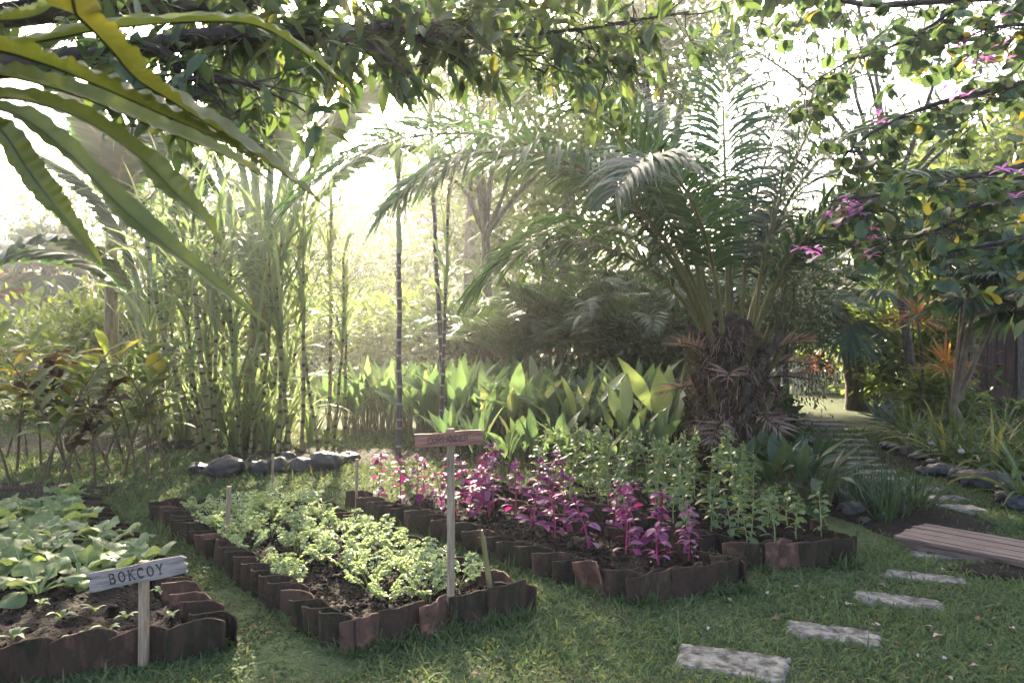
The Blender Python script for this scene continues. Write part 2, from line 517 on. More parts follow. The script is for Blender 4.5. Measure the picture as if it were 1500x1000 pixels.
M['fartree'] = leafmat('far_tree_leaf', (.035, .06, .02), (.08, .11, .035), trans=.45, rough=.5, spec=.3)
M['redleaf'] = leafmat('red_bromeliad', (.3, .05, .03), (.45, .12, .05), trans=.4)
M['litter'] = leafmat('fallen_leaf_pale', (.2, .14, .13), (.36, .26, .27), trans=.2, rough=.6, spec=.3, c3=(.14, .06, .04), p3=.7)
M['roof'] = solid('roof_tiles', [(.3, (.22, .07, .045)), (.7, (.36, .13, .08))], scale=3, rough=.85, bump=.5, bscale=4)
M['plaster'] = solid('plaster', [(.3, (.3, .27, .26)), (.7, (.42, .39, .37))], scale=2, rough=.9, bump=.1)
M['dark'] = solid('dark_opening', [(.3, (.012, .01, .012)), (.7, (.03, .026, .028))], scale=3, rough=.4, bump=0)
M['white'] = solid('white_paint', [(.3, (.55, .54, .5)), (.7, (.75, .74, .7))], scale=3, rough=.6, bump=.1)
M['pot'] = solid('lattice_bamboo', [(.3, (.04, .03, .018)), (.7, (.12, .09, .045))], scale=6, rough=.6, bump=.2)

# ================================================================== SETTING


def fbm(x, y, s, seed=0.0):
    return mnoise.fractal(Vector((x * s + seed, y * s - seed, seed * .37)), 1.0, 2.0, 4)


def grid_mesh(mb, xs, ys, zf, m=0):
    X, Y = np.meshgrid(xs, ys)
    Z = np.array([[zf(x, y) for x in xs] for y in ys])
    nx, ny = len(xs), len(ys)
    i = np.arange(ny - 1)[:, None] * nx + np.arange(nx - 1)[None]
    q = np.stack([i, i + 1, i + nx + 1, i + nx], -1).reshape(-1, 4)
    mb.add(np.stack([X, Y, Z], -1), q, m=m)


# one ground sheet to the horizon, denser near the camera
mb = MB()
xs = np.concatenate([[-900, -300, -120, -60], np.linspace(-30, -8.5, 20), np.linspace(-8, 9, 100), np.linspace(9.5, 30, 20), [60, 120, 300, 900]])
ys = np.concatenate([[-60, -10, 0], np.linspace(1.5, 14, 90), np.linspace(14.5, 40, 30), [60, 120, 300, 900]])
grid_mesh(mb, xs, ys, lambda x, y: .02 * fbm(x, y, .8) if abs(x) < 9 and 1 < y < 14 else 0.0)
tag(mb.build('ground', M['lawn']), kind='structure')

# bed corners (front left, front right, back right, back left)
U = norm(np.array([-.651, .759]))         # the beds run this way into the garden
BEDS = {
    'bok choy bed': [(-3.75, 2.85), (-1.5, 3.86), (-3.95, 6.95), (-6.3, 5.9)],
    'celery bed': [(-.86, 3.85), (.07, 4.4), (-1.95, 7.0), (-3.18, 6.75)],
    'red amaranth bed': [(.74, 4.58), (1.5, 4.9), (-.62, 7.5), (-1.5, 7.12)],
    'green amaranth bed': [(1.7, 5.27), (2.47, 5.42), (2.2, 8.1), (-.45, 7.95)],
}
BEDS = {k: np.array(v) for k, v in BEDS.items()}


def in_poly(x, y, poly, grow=0.0):
    c = poly.mean(0)
    pl = c + (poly - c) * (1 + grow)
    ins = np.ones(np.shape(x), bool)
    for k in range(4):
        a, b = pl[k], pl[(k + 1) % 4]
        ins &= (b[0] - a[0]) * (np.asarray(y) - a[1]) - (b[1] - a[1]) * (np.asarray(x) - a[0]) > 0
    return ins


def bed_uv(name, u, v):
    """u across (0 left, 1 right), v front to back."""
    a, b, c, d = BEDS[name]
    return (a * (1 - u) + b * u) * (1 - v) + (d * (1 - u) + c * u) * v


def soil_z(x, y):
    return .1 + .04 * fbm(x, y, 3.0) + .03 * fbm(x, y, 9, 3.0) + .012 * fbm(x, y, 28, 7.0)


for name in BEDS:
    mb = MB()
    nu, nv = 60, 150
    u, v = np.meshgrid(np.linspace(0, 1, nu), np.linspace(0, 1, nv))
    xy = np.stack([bed_uv(name, a, b) for a, b in zip(.035 + .93 * u.ravel(), .015 + .97 * v.ravel())])
    edge = np.minimum(np.minimum(u, 1 - u) * nu, np.minimum(v, 1 - v) * nv).ravel()
    z = np.array([soil_z(x, y) for x, y in xy])
    z = np.where(edge < .5, -.06, z)
    i = np.arange(nv - 1)[:, None] * nu + np.arange(nu - 1)[None]
    mb.add(np.column_stack([xy, z]), np.stack([i, i + 1, i + nu + 1, i + nu], -1).reshape(-1, 4))
    # crumbs of earth lying on the bed
    n = 3200
    uv = rng.uniform(.05, .95, (n, 2))
    pos = np.stack([bed_uv(name, a, b) for a, b in uv])
    r = rng.gamma(1.6, .0048, n) + .003
    oc = np.array([[1, 0, 0], [-1, 0, 0], [0, 1, 0], [0, -1, 0], [0, 0, .8], [0, 0, -.8]])
    vv = np.array([[x, y, soil_z(x, y)] for x, y in pos])[:, None] + oc[None] * r[:, None, None] * rng.uniform(.6, 1.4, (n, 6, 1))
    tt = np.array([[0, 2, 4], [2, 1, 4], [1, 3, 4], [3, 0, 4], [2, 0, 5], [1, 2, 5], [3, 1, 5], [0, 3, 5]])
    mb.add(vv, t=(tt[None] + np.arange(n)[:, None, None] * 6).reshape(-1, 3))
    tag(mb.build('soil', M['soil']), kind='structure')

# bare earth under the planted borders
for c, rx_, ry_ in (((-6.2, 12.0), 3.4, 1.5), ((-5.6, 7.9), 1.8, .55), ((1.4, 11.6), 3.8, 2.4), ((-2.6, 10.4), 1.7, .9), ((6.6, 9.6), 1.9, 2.4), ((3.6, 7.0), .75, 1.1), ((3.85, 5.2), .9, .24)):
    mb = MB()
    nr, na = 14, 48
    th = np.linspace(0, 2 * PI, na, endpoint=False)
    rr = np.linspace(.02, 1, nr)
    vv = []
    for a in rr:
        for t in th:
            k = a * (1 + .16 * fbm(math.cos(t), math.sin(t), 1.6, c[0]))
            x, y = c[0] + k * rx_ * math.cos(t), c[1] + k * ry_ * math.sin(t)
            vv.append((x, y, .045 * (1 - a ** 6) - .03 * a ** 8 + .03 * fbm(x, y, 3) * (1 - a)))
    i = np.arange(nr - 1)[:, None] * na
    j = np.arange(na)[None]
    q = np.stack([i + j, i + na + j, i + na + (j + 1) % na, i + (j + 1) % na], -1).reshape(-1, 4)
    mb.add(vv, q)
    tag(mb.build('earth_border', M['soil']), kind='structure')

# ---------------------------------------------------------------- edging tiles


def tile_mesh(seed, mat, flat=False):
    r = np.random.default_rng(seed)
    mb = MB()
    nx, nz = 11, 7
    wd, ht, th = .275, r.uniform(.295, .325), .013
    x = np.linspace(-wd / 2, wd / 2, nx)
    X, K = np.meshgrid(x, np.linspace(0, 1, nz))
    s = X / (wd / 2)
    Y = -(.045 * np.cos(s * PI * .5) - .025) + .014 * np.sin(s * PI) if flat else .032 * np.sin(s * PI * .95) + .012 * s
    top = ht - .13 - .014 * s ** 2 + .002 * np.sin(s * 3 + seed) + .002 * r.normal(size=nx)[None]
    Z = -.13 + K * (top + .13)
    Y = Y + .003 * r.normal(size=X.shape)
    A = np.stack([X, Y - th / 2, Z], -1)
    B = np.stack([X, Y + th / 2, Z], -1)
    i = np.arange(nz - 1)[:, None] * nx + np.arange(nx - 1)[None]
    q = np.stack([i, i + 1, i + nx + 1, i + nx], -1).reshape(-1, 4)
    k = nx * nz
    loop = list(range(nx)) + [nx * (z + 1) - 1 for z in range(1, nz)] + [nx * (nz - 1) + x_ for x_ in range(nx - 2, -1, -1)] + [nx * z for z in range(nz - 2, 0, -1)]
    mb.add(A, q)
    mb.add(B, q[:, ::-1])
    Lp = np.array(loop)
    m_ = len(Lp)
    Aa, Bb = A.reshape(-1, 3)[Lp], B.reshape(-1, 3)[Lp]
    mid = (Aa + Bb) / 2
    out_ = mid - np.array([0, mid[:, 1].mean(), .04])
    out_[:, 1] = 0
    mid = mid + norm(out_) * .004
    j = np.arange(m_)
    jn = (j + 1) % m_
    mb.add(np.concatenate([Aa, mid, Bb]), np.concatenate([np.stack([jn, j, j + m_, jn + m_], 1), np.stack([jn + m_, j + m_, j + 2 * m_, jn + 2 * m_], 1)]))
    return mb.mesh('edging_tile', mat)


TILES = [tile_mesh(i, M['tile'], i >= 4) for i in range(8)]
RED = [tile_mesh(20 + i, M['redtile'], i % 2 == 0) for i in range(4)]


def put_tile(p, ang, label, group, red=False, flat=False, lean=0.0, dz=0.0, roll=0.0):
    me = RED[rng.integers(4)] if red else TILES[rng.integers(4) + (4 if flat else 0)]
    o = D.objects.new('edging_tile', me)
    COL.objects.link(o)
    o.location = (p[0], p[1], dz)
    o.rotation_euler = (lean, roll, ang)
    return tag(o, label, 'edging tile', group)


def edge(p0, p1, sp, label, group, turn=.2, reds=(), flat=False, lean=0.0, skip=()):
    p0, p1 = np.array(p0, float), np.array(p1, float)
    d = p1 - p0
    L = np.linalg.norm(d)
    n = max(2, round(L / sp))
    ang = math.atan2(d[1], d[0])
    for k in range(n):
        if k in skip:
            continue
        p = p0 + d * (k + .5) / n + rng.normal(0, .006, 2)
        red = k in reds
        put_tile(p, ang + turn + rng.normal(0, .07), (label if not red else label.replace('dark mossy', 'cleaner reddish')), group, red, flat, lean + rng.normal(0, .05), rng.normal(0, .007), rng.normal(0, .018))


b = BEDS['celery bed']
gT = 'clay roof tiles edging the beds'
edge(b[0], b[3], .16, 'dark mossy clay roof tile standing in the path-side edge left of the celery', gT, turn=.34, reds=(3, 13))
edge(b[0], b[1], .23, 'dark mossy clay roof tile in the short front edge of the celery bed', gT, turn=.12, reds=(0, 2), flat=True)
edge(b[1], b[2], .2, 'dark mossy clay roof tile in the edge right of the celery', gT, turn=.3, reds=(1,))
edge(b[3], b[2], .2, 'dark mossy clay roof tile in the far edge behind the celery', gT, turn=.2)
b = BEDS['red amaranth bed']
edge(b[0], b[3], .2, 'dark mossy clay roof tile in the edge between celery and red amaranth beds', gT, turn=.5, skip=(1,))
put_tile(b[0] + (b[3] - b[0]) / np.linalg.norm(b[3] - b[0]) * .3 + (-.02, -.03), 2.1, 'broken bright terracotta tile sticking up out of line at the red amaranth bed', gT, True, lean=-.22, dz=.03, roll=.12)
edge(b[0], b[1], .17, 'dark mossy clay roof tile in the short front edge of the red amaranth bed', gT, turn=.1, flat=True)
edge(b[1], b[2], .2, 'dark mossy clay roof tile in the edge right of the red amaranth', gT, turn=-.25)
b = BEDS['green amaranth bed']
edge(b[0], b[1], .13, 'dark mossy clay roof tile in the front edge of the green amaranth bed', gT, turn=.15, reds=(1, 2), flat=True)
edge(b[0], b[3], .2, 'dark mossy clay roof tile between the red and the green amaranth', gT, turn=.3, reds=(0,), flat=True)
edge(b[1], b[2], .2, 'dark mossy clay roof tile in the path-side edge of the green amaranth bed', gT, turn=-.2)
b = BEDS['bok choy bed']
edge(b[1], b[0], .255, 'dark mossy clay roof tile in the wide front edge of the bok choy bed', gT, turn=.1, flat=True)
edge(b[1], b[2], .2, 'dark mossy clay roof tile in the path-side edge of the bok choy bed', gT, turn=.55, reds=(2, 3))

# ---------------------------------------------------------------- stepping stones


def rough_slab(mb, sx, sy, h, seed):
    r = np.random.default_rng(seed)
    n, k = 26, 14
    X, Y = np.meshgrid(np.linspace(-1, 1, n), np.linspace(-1, 1, k))
    e = np.maximum(np.abs(X), np.abs(Y))
    px = X * sx / 2 * (1 + .035 * np.sin(Y * 2 + seed)) + .006 * r.normal(size=X.shape)
    py = Y * sy / 2 * (1 + .05 * np.sin(X * 2.6 + seed)) + .005 * r.normal(size=X.shape)
    z = h + .0018 * r.normal(size=X.shape) - .012 * np.clip((e - .86) / .14, 0, 1) ** 2
    z = np.where(e > .999, -.03, z)
    i = np.arange(k - 1)[:, None] * n + np.arange(n - 1)[None]
    mb.add(np.stack([px, py, z], -1), np.stack([i, i + 1, i + n + 1, i + n], -1).reshape(-1, 4))


STONES = []
near = [((1072, 972), .56, .34, -.38, 'large worn stepping stone nearest the camera, half scraped to a pale patch'),
        ((1220, 929), .5, .25, -.42, 'pale pitted stepping stone in the lawn, second from the camera'),
        ((1315, 881), .5, .23, -.38, 'pale pitted stepping stone in the lawn, third from the camera'),
        ((1355, 847), .5, .2, -.4, 'pale narrow stepping stone in the lawn, fourth from the camera'),
        ((1383, 815), .5, .24, -.42, 'pale stepping stone just in front of the wooden bridge')]
far = [((1395, 747), .55, .3), ((1375, 732), .55, .28), ((1345, 719), .55, .26), ((1298, 704), .5, .2), ((1283, 693), .52, .2), ((1268, 683), .52, .2), ((1260, 673), .55, .2), ((1254, 663), .58, .2), ((1249, 654), .6, .2), ((1244, 646), .6, .22),
       ((1236, 638), .65, .24), ((1222, 630), .7, .26), ((1206, 623), .85, .3), ((1196, 617), .95, .34)]
for k, ((px, py), sx, sy, rz, lab) in enumerate(near):
    mb = MB()
    rough_slab(mb, sx, sy, .014, k)
    o = mb.build('stepping_stone', M['stone'])
    p = G(px, py)
    o.location = p
    o.rotation_euler.z = rz
    tag(o, lab, 'stepping stone', 'stepping stones of the garden path')
    STONES.append((p[0], p[1], sx, sy, rz))
for k, ((px, py), sx, sy) in enumerate(far):
    mb = MB()
    rough_slab(mb, sx, sy, .03, k + 9)
    o = mb.build('stepping_stone', M['stone'])
    p = G(px, py)
    o.location = p
    o.rotation_euler.z = rng.normal(-.1, .05)
    lab = 'pale stepping stone in the grass just beyond the wooden bridge' if k < 4 else 'pale stepping stone in the row climbing the far lawn path' if k < 11 else 'faint sunlit stepping stone at the far end of the path'
    tag(o, lab, 'stepping stone', 'stepping stones of the garden path')
    STONES.append((p[0], p[1], sx, sy, 0))

# ---------------------------------------------------------------- slatted bridge
t = thing('wooden_bridge', 'low slatted wooden footbridge over a dark ditch beside the path', 'footbridge', (2.96, 5.86, 0), math.atan2(-.77, .64))
ms = MB()
for k in range(8):
    box(ms, (1.25 + rng.normal(0, .008), .04 + k * .078, .078 + rng.normal(0, .002)), (2.5, .064, .024))
ms.build('deck_slats', M['deck'], t)
for a in (.15, 1.0, 1.9):
    mb = MB()
    box(mb, (a, .31, .05), (.07, .48, .03))
    mb.build('cross_beam', M['deck'], t)
for a in (.05, .56):
    mb = MB()
    box(mb, (1.25, a, .04), (2.4, .05, .05))
    mb.build('side_beam', M['deck'], t)

# ---------------------------------------------------------------- lettered signs
ARC = lambda cx, cy, rx, ry, a0, a1, n=9: [(cx + rx * math.cos(R_(a)), cy + ry * math.sin(R_(a))) for a in np.linspace(a0, a1, n)]
GLY = {
    'B': [[(.1, 0), (.1, 1)], [(0, 1), (.45, 1)] + ARC(.45, .76, .27, .24, 90, -90), [(.1, .52), (.48, .52)] + ARC(.48, .26, .32, .26, 90, -90) + [(0, 0)]],
    'O': [ARC(.42, .5, .42, .5, 0, 360, 17)],
    'K': [[(.12, 0), (.12, 1)], [(.75, 1), (.14, .42)], [(.32, .58), (.82, 0)], [(0, 1), (.26, 1)], [(0, 0), (.26, 0)], [(.6, 1), (.84, 1)], [(.68, 0), (.9, 0)]],
    'C': [ARC(.45, .5, .45, .5, 50, 310, 13), [(.76, .98), (.76, .74)]],
    'Y': [[(.05, 1), (.42, .48), (.8, 1)], [(.42, .5), (.42, 0)], [(.26, 0), (.58, 0)], [(-.04, 1), (.18, 1)], [(.68, 1), (.9, 1)]],
    'R': [[(.1, 0), (.1, 1)], [(0, 1), (.5, 1)] + ARC(.5, .75, .28, .25, 90, -90) + [(.1, .5)], [(.45, .5), (.82, 0)], [(0, 0), (.24, 0)]],
    'I': [[(.3, 0), (.3, 1)], [(.12, 1), (.48, 1)], [(.12, 0), (.48, 0)]],
    'A': [[(.04, 0), (.42, 1), (.8, 0)], [(.18, .36), (.66, .36)], [(-.06, 0), (.16, 0)], [(.68, 0), (.92, 0)]],
    'N': [[(.1, 0), (.1, 1), (.76, 0), (.76, 1)], [(0, 0), (.22, 0)], [(.64, 1), (.88, 1)]],
    'D': [[(.1, 0), (.1, 1)], [(0, 1), (.36, 1)] + ARC(.36, .5, .44, .5, 90, -90, 11) + [(0, 0)]],
    'E': [[(.1, 0), (.1, 1)], [(0, 1), (.7, 1), (.7, .82)], [(.1, .52), (.5, .52)], [(0, 0), (.74, 0), (.74, .2)]],
}


def lettering(mb, word, x0, z0, h, adv, y, thick):
    for k, ch in enumerate(word):
        for st in GLY[ch]:
            for (ax, az), (bx, bz) in zip(st, st[1:]):
                a = np.array([x0 + k * adv + ax * h * .72, z0 + az * h])
                c = np.array([x0 + k * adv + bx * h * .72, z0 + bz * h])
                d = c - a
                L = np.linalg.norm(d)
                if L < 1e-6:
                    continue
                d = d / L
                nrm_ = np.array([-d[1], d[0]]) * thick / 2
                a, c = a - d * thick * .35, c + d * thick * .35
                q = [a - nrm_, c - nrm_, c + nrm_, a + nrm_]
                v = [(p[0], y, p[1]) for p in q] + [(p[0], y + .004, p[1]) for p in q]
                mb.add(v, [[0, 1, 2, 3], [0, 4, 5, 1], [1, 5, 6, 2], [2, 6, 7, 3], [3, 7, 4, 0]], smooth=False)


def sign(loc, label, word, blen, bh, tilt, post_h, bz, yaw, bm, pm, shift, lh, adv, notch):
    t = thing('wooden_sign', label, 'garden sign', loc, yaw)
    mb = MB()
    zs = np.linspace(-.25, post_h, 9)
    for a, c in zip(zs, zs[1:]):
        pass
    wv = [.002 * math.sin(3 * z) for z in zs]
    vv = np.array([[sx * .021 + wv[i], sy * .014, z] for i, z in enumerate(zs) for sx, sy in ((-1, -1), (1, -1), (1, 1), (-1, 1))])
    q = [[i * 4 + j, i * 4 + (j + 1) % 4, i * 4 + 4 + (j + 1) % 4, i * 4 + 4 + j] for i in range(8) for j in range(4)] + [[32, 33, 34, 35]]
    mb.add(vv, q, smooth=False)
    mb.build('post', pm, t)
    # plank with chewed ends
    mb = MB()
    n = 24
    xs = np.linspace(-blen / 2, blen / 2, n) + shift
    k = 7
    zz = np.linspace(-bh / 2, bh / 2, k)
    X, Z = np.meshgrid(xs, zz)
    r = np.random.default_rng(len(word))
    X[:, 0] += notch * r.uniform(0, 1, k)
    X[:, -1] -= notch * .7 * r.uniform(0, 1, k)
    Z = Z + .0025 * np.sin(X * 21) * np.sign(Z + 1e-6)
    A = np.stack([X, 0 * X - .032, Z], -1).reshape(-1, 3)
    Bk = np.stack([X, 0 * X - .0145, Z], -1).reshape(-1, 3)
    i = np.arange(k - 1)[:, None] * n + np.arange(n - 1)[None]
    q = np.stack([i, i + 1, i + n + 1, i + n], -1).reshape(-1, 4)
    lp = list(range(n)) + [n * (z + 1) - 1 for z in range(1, k)] + [n * (k - 1) + x for x in range(n - 2, -1, -1)] + [n * z for z in range(k - 2, 0, -1)]
    rim = [[b_, a_, a_ + n * k, b_ + n * k] for a_, b_ in zip(lp, lp[1:] + lp[:1])]
    mb.add(np.concatenate([A, Bk]), np.concatenate([q, q[:, ::-1] + n * k, rim]), smooth=False)
    bo = mb.build('board', bm, t)
    bo.location = (0, 0, bz)
    bo.rotation_euler = (0, -tilt, 0)
    ml = MB()
    wtot = adv * (len(word) - 1) + lh * .7
    lettering(ml, word, shift - wtot / 2, -lh * .5, lh, adv, -.0335, lh * .13)
    ml.build('lettering', M['ink'], bo)
    mn = MB()
    for z in (-.018, .018):
        tube(mn, [(0, -.037, z), (0, -.03, z)], .0045, 8)
    mn.build('nail', M['ink'], bo)
    return t


sign((-1.815, 3.7, .11), 'pale grey weathered sign lettered BOKCOY on a short post', 'BOKCOY', .5, .088, .2, .41, .36, 0, M['greywood'], M['greypost'], -.02, .047, .0475, .03)
sign((-.346, 4.23, .11), 'brown stained sign lettered CORIANDER on a tall thin pale post', 'CORIANDER', .39, .078, .075, 1.0, .945, 0, M['brownwood'], M['greypost'], -.01, .034, .0255, .01)


def stake(px0, py0, px1, py1, z0, r, label, mat='greypost', pointed=False):
    Y = (H - z0) * F / (py0 - 500)
    a, c = P(px0, py0, Y), P(px1, py1, Y)
    mb = MB()
    d = c - a
    ts = np.linspace(-.15, 1, 9)
    rr = np.full(9, r) * (1 + .06 * rng.normal(size=9))
    if pointed:
        rr[-1] *= .35
    tube(mb, a + d * ts[:, None], rr, 7)
    tag(mb.build('wooden_stake', M[mat]), label, 'stake', 'garden stakes')


stake(332, 795, 336, 712, .11, .017, 'pale round stake among the left tiles of the celery bed')
stake(399, 722, 400, 664, 0, .014, 'thin pale stake behind the celery in front of the dark rocks')
stake(522, 748, 523, 672, .02, .014, 'pale thin stake at the far corner of the red amaranth bed')
stake(719, 868, 706, 776, .11, .016, 'crooked brown stake leaning at the front right of the celery bed', 'caneA', True)

# ---------------------------------------------------------------- rocks


def rock_mesh(seed, mat):
    import bmesh
    bm = bmesh.new()
    bmesh.ops.create_icosphere(bm, subdivisions=4, radius=1)
    sx, sy, sz = np.random.default_rng(seed).uniform([.85, .75, .6], [1.25, 1.0, .85])
    for v in bm.verts:
        c = v.co.copy()
        k = 1 + .27 * mnoise.fractal(c * 1.0 + Vector((seed * 3.1, 0, 0)), 1, 2, 4) + .04 * mnoise.noise(c * 4)
        v.co = Vector((c.x * sx, c.y * sy, c.z * sz)) * k
    for f in bm.faces:
        f.smooth = True
    me = D.meshes.new('rock')
    bm.to_mesh(me)
    bm.free()
    me.materials.append(mat)
    return me


ROCKS = [rock_mesh(i, M['rock']) for i in range(6)]


def rock(px, py, rpx, label, group, i):
    p = G(px, py)
    r = rpx / F * p[1]
    o = D.objects.new('rock', ROCKS[i % 6])
    COL.objects.link(o)
    o.location = (p[0], p[1] + r * .6, r * .55)
    o.scale = (r, r, r)
    o.rotation_euler.z = rng.uniform(0, 6)
    tag(o, label, 'rock', group)


for k, (px, py, r) in enumerate([(323, 702, 27), (287, 696, 15), (376, 698, 17), (404, 692, 17), (437, 692, 15), (472, 691, 22), (498, 680, 13), (512, 678, 13), (350, 692, 10), (455, 684, 10), (420, 676, 10)]):
    lab = ('largest dark round boulder at the foot of the sugarcane' if k == 0 else 'small dark boulder beside the largest one under the sugarcane' if k == 1 else 'big rounded dark boulder at the right end of the sugarcane rocks' if k == 5 else 'smooth dark rock in the row at the foot of the sugarcane')
    rock(px, py, r, lab, 'dark rocks below the sugarcane', k)
for k, (px, py, r) in enumerate([(1300, 660, 10), (1313, 665, 11), (1332, 672, 13), (1350, 678, 12), (1358, 698, 12), (1382, 700, 17), (1408, 706, 14), (1428, 716, 20), (1462, 722, 22), (1490, 730, 18), (1372, 686, 12), (1400, 694, 12), (1444, 706, 14), (1476, 738, 14), (1497, 750, 16), (1420, 698, 11)]):
    lab = 'small black rock at the far end of the path border' if k < 4 else 'larger glossy black rock in the border right of the path'
    rock(px, py, r, lab, 'black rocks bordering the path', k + 2)
for k, (px, py, r) in enumerate([(1252, 758, 18), (1240, 742, 15), (1318, 758, 16), (1284, 742, 14), (1300, 765, 11), (1186, 655, 14), (1268, 768, 9)]):
    rock(px, py, r, 'greyish rock at the corner behind the green amaranth bed' if k < 2 else 'dark rock under the big palm beside the far path' if k == 5 else 'dark rock in the wet patch by the bridge', 'rocks around the wet patch', k + 1)

# ---------------------------------------------------------------- lawn grass
n = 340000
y = 2.6 * (13.5 / 2.6) ** rng.uniform(0, 1, n) ** .85
x = rng.uniform(-.78, .78, n) * y
ok = np.ones(n, bool)
for nm, bp in BEDS.items():
    ok &= ~in_poly(x, y, bp, .005)
for sx_, sy_, a, c, rz in STONES:
    ca, sa = math.cos(rz), math.sin(rz)
    lx, ly = (x - sx_) * ca + (y - sy_) * sa, -(x - sx_) * sa + (y - sy_) * ca
    ok &= ~((np.abs(lx) < a * .5 - .018) & (np.abs(ly) < c * .5 - .018))
# worn and bare patches
pn = np.array([fbm(a, c, 1.1, 5.0) for a, c in zip(x, y)])
ok &= (pn > -.42) | (rng.uniform(size=n) < .5)
bare = [(-1.05, 3.75, .3, .35), (-1.7, 4.6, .25, .4), (3.0, 6.3, .6, .45), (3.3, 6.9, .5, .6)]
for a, c, r1, r2 in bare:
    ok &= ~((((x - a) / r1) ** 2 + ((y - c) / r2) ** 2 < 1) & (rng.uniform(size=n) < .85))
x, y = x[ok], y[ok]
k = len(x)
pos = np.stack([x, y, np.full(k, -.004)], 1)
hgt = (.022 + .0035 * y) * rng.gamma(4, .25, k) * np.where(rng.uniform(size=k) < .05, 1.6, 1)
mb = MB()
leaves(mb, pos, rand_dirs(k, .25, .95), hgt, .0024 + .00055 * y, droop=rng.uniform(.2, 1.4, k), prof=TWO, across=2, roll=rng.normal(0, .5, k))
# longer tufts left by the mower along the tiles and stones
k = 26000
ed = []
for nm, bp in BEDS.items():
    for i in range(4):
        m_ = k // 16
        f = rng.uniform(0, 1, (m_, 1))
        dd = norm(bp[(i + 1) % 4] - bp[i])
        ed.append(bp[i] * (1 - f) + bp[(i + 1) % 4] * f + np.array([dd[1], -dd[0]]) * np.abs(rng.normal(.045, .035, (m_, 1))))
ed = np.concatenate(ed)
ed = ed[np.array([fbm(a, c, 2.5, 4.0) > -.2 for a, c in ed])]
k = len(ed)
leaves(mb, np.column_stack([ed, np.full(k, -.004)]), rand_dirs(k, .5, 1), (.05 + .004 * ed[:, 1]) * rng.gamma(4, .25, k), .0026 + .0004 * ed[:, 1], droop=rng.uniform(.3, 1.6, k), prof=TWO, across=2)
tag(mb.build('grass', M['grass']), kind='stuff')
# broad-leaved creeping weeds between the beds
n = 9000
x, y = [], []
for c0, c1, wd, num in (((-1.15, 3.5), (-3.5, 6.8), .33, 3800), ((.42, 4.45), (-1.7, 7.1), .16, 1600), ((-2.6, 7.6), (-5.0, 7.4), .5, 2600)):
    tq = rng.uniform(0, 1, num)
    off = rng.normal(0, wd * .6, (num, 2))
    x.append(c0[0] + (c1[0] - c0[0]) * tq + off[:, 0])
    y.append(c0[1] + (c1[1] - c0[1]) * tq + off[:, 1])
x, y = np.concatenate(x), np.concatenate(y)
ok = np.array([fbm(a, c, 2.2, 9.0) > -.12 for a, c in zip(x, y)])
for nm, bp in BEDS.items():
    ok &= ~in_poly(x, y, bp, .02)
x, y = x[ok], y[ok]
k = len(x)
mb = MB()
leaves(mb, np.stack([x, y, rng.uniform(.005, .05, k)], 1), rand_dirs(k, 0, .7), rng.uniform(.018, .036, k), rng.uniform(.005, .009, k), droop=.6, prof=OVAL4)
tag(mb.build('creeping_weeds', M['weed']), kind='stuff')

# ================================================================== BED PLANTS


def arc_pts(base, az, e0, e1, L, n=7):
    t = np.linspace(0, 1, n)
    el = e0 + (e1 - e0) * t
    d = np.stack([np.cos(el) * np.sin(az), np.cos(el) * np.cos(az), np.sin(el)], 1)
    return np.asarray(base, float) + np.concatenate([[np.zeros(3)], np.cumsum(d[:-1], 0)]) * L / (n - 1), d


def make_celery(k):
    t = thing('celery_plant', '', 'celery plant')
    ms, ml = MB(), MB()
    for s in range(rng.integers(9, 13)):
        az = rng.uniform(0, 2 * PI)
        pts, d = arc_pts((.012 * math.sin(az), .012 * math.cos(az), -.02), az, rng.uniform(.9, 1.45), rng.uniform(.3, .9), rng.uniform(.17, .32))
        tube(ms, pts, np.linspace(.0042, .0018, 7), 5, cap=False)
        side = np.array([math.cos(az), -math.sin(az), 0])
        P_, Dd = [], []
        for node, sides in ((4, (-1, 1)), (5, (-1, 1)), (6, (-1, 0, 1))):
            for sg in sides:
                c = pts[node] + side * sg * .028 + d[node] * (.02 if sg == 0 else .006)
                tube(ms, [pts[node], c], .0012, 4, cap=False)
                for a in (-.9, -.3, .3, .9):
                    P_.append(c)
                    Dd.append(side * (sg * .8 + a) + d[node] * (1 - abs(a) * .4) + [0, 0, rng.normal(.1, .3)])
        k_ = len(P_)
        leaves(ml, P_, Dd, rng.uniform(.026, .046, k_), rng.uniform(.009, .016, k_), droop=.7, prof=OVAL4, fold=.3, roll=rng.normal(0, .4, k_))
    ms.build('stalks', M['celerystem'], t)
    ml.build('leaves', M['celery'], t)
    return t


